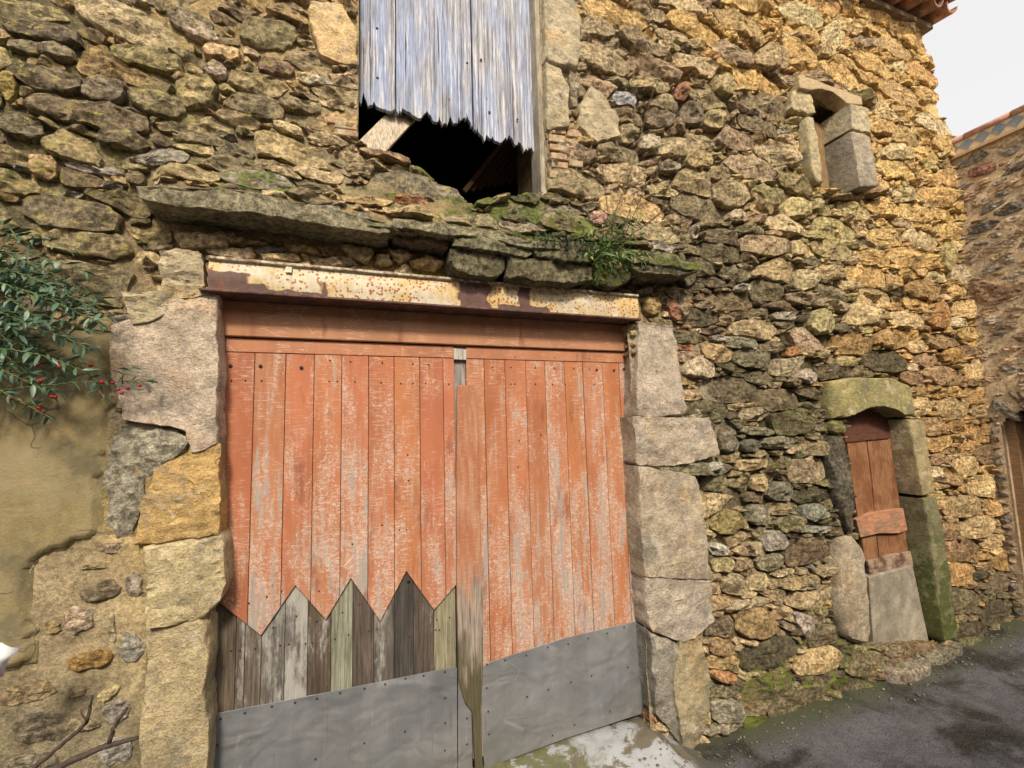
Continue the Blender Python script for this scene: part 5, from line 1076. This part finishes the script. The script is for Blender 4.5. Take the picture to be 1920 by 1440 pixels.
# parapet with diamond tiles and clay coping
zp0 = ztopN; zp1 = atx(1850, 236, XN-.03)[2]; par = empty('parapet'); under(nb, par)
M_TW = simple('cream_glazed_tile', (.62, .52, .38), .45, 14, .15, .1); M_TB = simple('blue_grey_glazed_tile', (.24, .29, .33), .4, 14, .2, .1)
bm = bmesh.new(); bm_box(bm, XN-.005, XN+.25, -2.4, .25, zp0, zp1); under(par, link('parapet_wall', bm_mesh(bm), M_TW))
bm = bmesh.new(); bm_box(bm, XN-.035, XN+.25, -2.4, .25, zp0-.022, zp0+.002); under(par, link('ledge_moulding', bm_mesh(bm), simple('sand_moulding', (.52, .38, .24), .8, 18, .2)))
hh = (zp1-zp0-.02)/2; zc = (zp0+zp1)/2+.006; dw = .052
for k in range(22):
    y = .02-k*2*dw; bm = bmesh.new(); vs = [bm.verts.new((XN-.009, y+a*dw, zc+b*hh)) for a, b in ((0, 1), (1, 0), (0, -1), (-1, 0))]; f = bm.faces.new(vs); r = bmesh.ops.extrude_face_region(bm, geom=[f])
    for g in r['geom']:
        if isinstance(g, bmesh.types.BMVert): g.co.x += .003
    under(par, link('diamond_tile', bm_mesh(bm), M_TB))
for k in range(9):
    V, Fc = tube([(XN+.0, .22-k*.3, zp1+.012), (XN+.0, .22-(k+1)*.3+.006, zp1+.012)], .028, 12); under(par, link('coping_tile', mesh(V, Fc, 'c', True), simple('clay_coping', (.45, .27, .22), .7, 20, .2) if k == 0 else bpy.data.materials['clay_coping']))

# ------------------------------------------------------------------ added house across the lane, unseen behind the camera, to shade the low sky
opp = empty('added_opposite_house', (0, -5.7, -.2), label='plain tan rendered house across the lane from the barn, added out of view to shade the low sky', category='house')
bm = bmesh.new(); bm_box(bm, -9, 8, -9.5, -5.7, -.5, 3.9); under(opp, link('wall', bm_mesh(bm), simple('tan_render', (.38, .30, .20), .95, 4, .2)))
bm = bmesh.new(); v = [bm.verts.new(p) for p in ((-9.2, -5.35, 3.85), (8.2, -5.35, 3.85), (8.2, -7.6, 4.6), (-9.2, -7.6, 4.6), (8.2, -9.8, 3.85), (-9.2, -9.8, 3.85))]
bm.faces.new(v[:4]); bm.faces.new((v[3], v[2], v[4], v[5])); q_ = bmesh.ops.extrude_face_region(bm, geom=list(bm.faces))
for g in q_['geom']:
    if isinstance(g, bmesh.types.BMVert): g.co.z += .1
under(opp, link('roof', bm_mesh(bm), M_ROOF))
for x in (-6, -2.5, 1.5, 5):
    bm = bmesh.new(); bm_box(bm, x, x+.9, -5.74, -5.66, 1.0, 2.3); under(opp, link('window_shutter', bm_mesh(bm), M_POST))
# ------------------------------------------------------------------ plants
def leaf_mesh(L, Wd, fold=.25, bend=.2):
    V = []; n = 5
    for i in range(n+1):
        t = i/n; w_ = Wd*math.sin(math.pi*min(t*.92+.06, 1))**.8*.5*(1-.25*t); zc = -bend*L*t*t
        V += [(-w_, L*t, zc+fold*w_), (0, L*t, zc), (w_, L*t, zc+fold*w_)]
    Fc = []
    for i in range(n):
        a = i*3; Fc += [(a, a+1, a+4, a+3), (a+1, a+2, a+5, a+4)]
    return mesh(V, Fc, 'leaf', True)
LM = [leaf_mesh(.062, .022, .3, .15), leaf_mesh(.052, .019, .4, .3), leaf_mesh(.070, .024, .2, .05)]
def rotm(d, roll):
    d = d.normalized(); x = d.cross(Vector((0, 0, 1))); x = x.normalized() if x.length > .05 else Vector((1, 0, 0)); z = x.cross(d)
    M_ = Matrix((x, d, z)).transposed(); return M_ @ Matrix.Rotation(roll, 3, 'Y')
def plant(name, branches, lms, lmat, smat, label, cat, leaf_step, lsc, origin, berries=(), srad=.0022, maxobj=300, splay=.9):
    root = empty(name, origin, label=label, category=cat); leaves = []; G_ = []
    for pts in branches:
        pts = [Vector(p) for p in pts]; L = sum((pts[i+1]-pts[i]).length for i in range(len(pts)-1)); n = max(3, int(L/.012))
        dens = []; 
        for i in range(len(pts)-1):
            m_ = max(2, int((pts[i+1]-pts[i]).length/.008))
            for j in range(m_): dens.append(pts[i].lerp(pts[i+1], j/m_)+Vector((random.gauss(0, .0015), random.gauss(0, .0015), random.gauss(0, .0015))))
        dens.append(pts[-1]); G_.append(tube(dens, [srad*(1.3-.8*i/len(dens)) for i in range(len(dens))], 5))
        acc = 0; k = 0
        for i in range(1, len(dens)):
            acc += (dens[i]-dens[i-1]).length
            if acc > leaf_step and i > len(dens)*.12:
                acc = 0; k += 1; d = (dens[i]-dens[i-1]).normalized(); side = d.cross(Vector((0, -1, .3))).normalized()*(1 if k % 2 else -1)
                dr = d*.7+side*splay+Vector((random.gauss(0, .3), random.gauss(0, .35)-.15, random.gauss(0, .3))); leaves.append((dens[i], dr, lsc*random.uniform(.65, 1.15)))
        leaves.append((dens[-1], (dens[-1]-dens[-3]), lsc))
    V, Fc = join_geo(G_); under(root, link('stems', mesh(V, Fc, 's', True), smat))
    random.shuffle(leaves)
    for p, d, s in leaves[:maxobj]:
        o = link('leaf', random.choice(lms), lmat); o.matrix_world = Matrix.Translation(p-Vector(origin)) @ (rotm(d, random.gauss(0, .6)).to_4x4()) @ Matrix.Scale(s, 4); o.parent = root
    if len(leaves) > maxobj:
        V = []; Fc = []
        for p, d, s in leaves[maxobj:]:
            me = random.choice(lms); M_ = Matrix.Translation(p) @ (rotm(d, random.gauss(0, .6)).to_4x4()) @ Matrix.Scale(s, 4); o_ = len(V); V += [M_ @ v.co for v in me.vertices]; Fc += [tuple(i+o_ for i in f.vertices) for f in me.polygons]
        under(root, link('foliage', mesh(V, Fc, 'f', True), lmat, None, kind='stuff'))
    for (p, r) in berries:
        bm = bmesh.new(); bmesh.ops.create_icosphere(bm, subdivisions=2, radius=r); o = link('berry', bm_mesh(bm, smooth=True), M_BERRY); o.location = p; under(root, o)
    return root
br = []
def bend(px0, py0, px1, py1, y0, y1, sag=.03, n=6):
    a = Vector(at(px0, py0, y0)); b = Vector(at(px1, py1, y1)); return [a.lerp(b, i/n)+Vector((0, -.03*math.sin(math.pi*i/n), sag*math.sin(math.pi*i/n))) for i in range(n+1)]
tips = [(130,470),(60,455),(150,510),(205,590),(190,560),(165,620),(175,650),(120,640),(150,690),(60,610),(90,560),(30,500),(20,560),(10,640),(40,690),(60,720),(100,740),(20,740),(85,770),(130,590),(100,520),(70,650),(0,700),(180,610),(120,700),(30,620),(55,500),(90,480),(145,555),(80,600),(110,670),(15,600),(170,590)]
for (tx, ty) in tips:
    for _ in range(1 if ty < 560 else 2): br.append(bend(-140+random.uniform(-60, 60), ty-60+random.uniform(-60, 60), tx+random.uniform(-8, 8), ty+random.uniform(-8, 8), -.10+random.uniform(-.1, .05), -.16+random.uniform(-.12, .10), .05))
br.append(bend(-20, 735, 276, 715, -.15, -.12, .01, 8)); br.append(bend(120, 700, 165, 660, -.15, -.12, .0, 4)); br.append(bend(150, 660, 178, 715, -.15, -.12, .0, 4)); br.append(bend(185, 722, 205, 752, -.14, -.12, .0, 4)); br.append(bend(230, 718, 248, 690, -.14, -.12, .0, 4)); br.append(bend(60, 745, 92, 778, -.15, -.12, .0, 4))
bs = [(a/2.88, b/2.88+400) for a, b in [(203,815),(320,828),(130,872),(222,905),(490,820),(550,912),(548,978),(640,952),(658,970),(690,945),(757,930),(280,990),(300,992),(208,1052),(235,1070),(608,915),(85,270),(305,508),(10,440),(60,1000)]]
plant('berry_shrub', br, LM, M_LEAF, M_GSTEM, 'blue-green leafy shrub with red berries hanging over the rendered wall at left', 'shrub', .012, .66, tuple(at(-100, 600, -.1)), [(Vector(at(a, b, -.165)), random.uniform(.006, .0085)) for a, b in bs])
# green herb growing out of the ledge
b2 = []; o0 = at(1120, 490, -.16)
for (tx, ty) in [(1090,420),(1105,405),(1150,430),(1175,410),(1200,470),(1160,480),(1085,445),(1130,425),(1190,395),(1215,405),(1180,500),(1100,460),(1140,455),(1165,455),(1210,490),(1095,480),(1230,480),(1120,520),(1200,440),(1110,440),(1145,500)]:
    b2.append(bend(1120+random.uniform(-14, 14), 492+random.uniform(-6, 6), tx, ty, -.16, -.18+random.uniform(-.05, .05), .02, 5))
LM2 = [leaf_mesh(.050, .013, .3, .2), leaf_mesh(.042, .012, .3, .4)]
plant('ledge_herb', b2, LM2, M_LEAF2, M_GSTEM, 'small bright green herb growing from the mossy ledge above the steel lintel', 'plant', .010, .95, tuple(o0), (), .0014)
b3 = []
for q in [(1125,470,1180,330,1225,170),(1130,480,1240,400,1330,395),(1135,490,1250,450,1345,372),(1125,470,1140,400,1128,300),(1170,360,1215,330,1260,300),(1160,470,1210,350,1240,300),(1200,430,1260,380,1300,330),(1150,480,1180,400,1200,330)]:
    a, b, c = Vector(at(q[0], q[1], -.15)), Vector(at(q[2], q[3], -.16)), Vector(at(q[4], q[5], -.10)); b3.append([a.lerp(b, t) for t in (0, .5)]+[b.lerp(c, t) for t in (0, .5, 1)])
plant('dry_stalks', b3, [leaf_mesh(.016, .006, .2, .2)], M_STEM, M_STEM, 'thin dark dead stalks standing up from the ledge in front of the rubble', 'plant', .030, 1., tuple(at(1130, 480, -.15)), (), .0026)
b4 = []
for k in range(22):
    x0_ = random.uniform(1010, 1110); y0_ = 440+(x0_-1010)*.2; b4.append(bend(x0_, y0_, x0_+random.uniform(-16, 16), y0_+random.uniform(-6, 22), -.165, -.20, .008, 3))
plant('ledge_creeper', b4, [leaf_mesh(.020, .010, .3, .2)], mat_leaf('dark_creeper_leaf', (.03, .05, .03), (.09, .12, .07), .6), M_GSTEM, 'dark small-leaved creeper trailing along the ledge left of the green herb', 'plant', .009, 1., tuple(at(1060, 450, -.165)), (), .001)
# bare twigs, lower left
tw = empty('bare_twig', tuple(at(100, 1440, -.3)), label='forked bare brown twigs standing in front of the wall at bottom left', category='twig')
G_ = []
for pts, r in [([(258,1384),(212,1394),(185,1404),(140,1424),(80,1450),(20,1490)],(.006,.008,.009,.010,.010,.011)),([(236,1328),(215,1362),(205,1392)],(.006,.0065,.007)),([(174,1302),(164,1352),(140,1376),(105,1404),(66,1440),(20,1490)],(.004,.0055,.006,.006,.007,.008)),([(160,1356),(152,1330)],(.003,.002))]:
    P3 = [Vector(at(a, b, -.30)) for a, b in pts]; D3 = []; R3 = []
    for i in range(len(P3)-1):
        for j in range(5): D3.append(P3[i].lerp(P3[i+1], j/5)+Vector([random.gauss(0, .0018) for _ in range(3)])); R3.append((r[i]+(r[i+1]-r[i])*j/5)*.95)
    D3.append(P3[-1]); R3.append(r[-1]*.95); G_.append(tube(D3, R3, 7))
V, Fc = join_geo(G_); under(tw, link('twigs', mesh(V, Fc, 't', True), simple('brown_bark', (.065, .048, .042), .8, 50, .3, .5)))
# pale dry flower at left edge
V = []; Fc = []
pts = W([(-40, 1215), (0, 1208), (14, 1206), (20, 1214), (40, 1219), (24, 1228), (12, 1242), (2, 1268), (-40, 1290)], -.32)
c = pts.mean(0); n_ = len(pts); V = [(c[0], -.35, c[1])]+[(p[0], -.32+.012*math.sin(i*2.1), p[1]) for i, p in enumerate(pts)]; Fc = [(0, i+1, (i+1) % n_+1) for i in range(n_)]
fl = link('white_cloth', mesh(V, Fc, 'cl', True), simple('white_cloth', (.66, .68, .74), .8, 30, .1, .3), None, label='scrap of white cloth poking in at the left edge above the twigs', category='cloth')
sm_ = fl.modifiers.new('s', 'SOLIDIFY'); sm_.thickness = .003
# fallen leaves on the road
LV = leaf_mesh(.035, .022, .3, .3); lmd = simple('fallen_leaf', (.45, .20, .10), .7, 30)
for k, (a, b, lab) in enumerate([(1542, 1345, 'tan fallen leaf on the asphalt below the rubble wall'), (1530, 1352, 'brown fallen leaf beside the tan one on the asphalt'), (1290, 1417, 'small dark red fallen leaf beside the foot of the right garage jamb')]):
    t = (1.6+.185)/(-ray(a, b)[2]); r = ray(a, b)*t; o = link('fallen_leaf', LV if k < 2 else LV.copy(), lmd if k < 2 else None, None, label=lab, category='leaf', group='fallen leaves on the asphalt')
    if k == 2: o.data.materials.clear(); o.data.materials.append(M_BERRY); o.location = (r[0], r[1]-DW, float(road_z(r[0], 0))+.014); o.rotation_euler = (random.uniform(-.2, .2), .2, random.uniform(0, 6)); o.scale = (1., 1., 1.)
print('objects', len(bpy.data.objects), 'tris', sum(len(o.data.loop_triangles) if False else sum(len(p.vertices)-2 for p in o.data.polygons) if len(o.data.polygons) < 5000 else len(o.data.polygons)*2 for o in bpy.data.objects if o.type == 'MESH'))
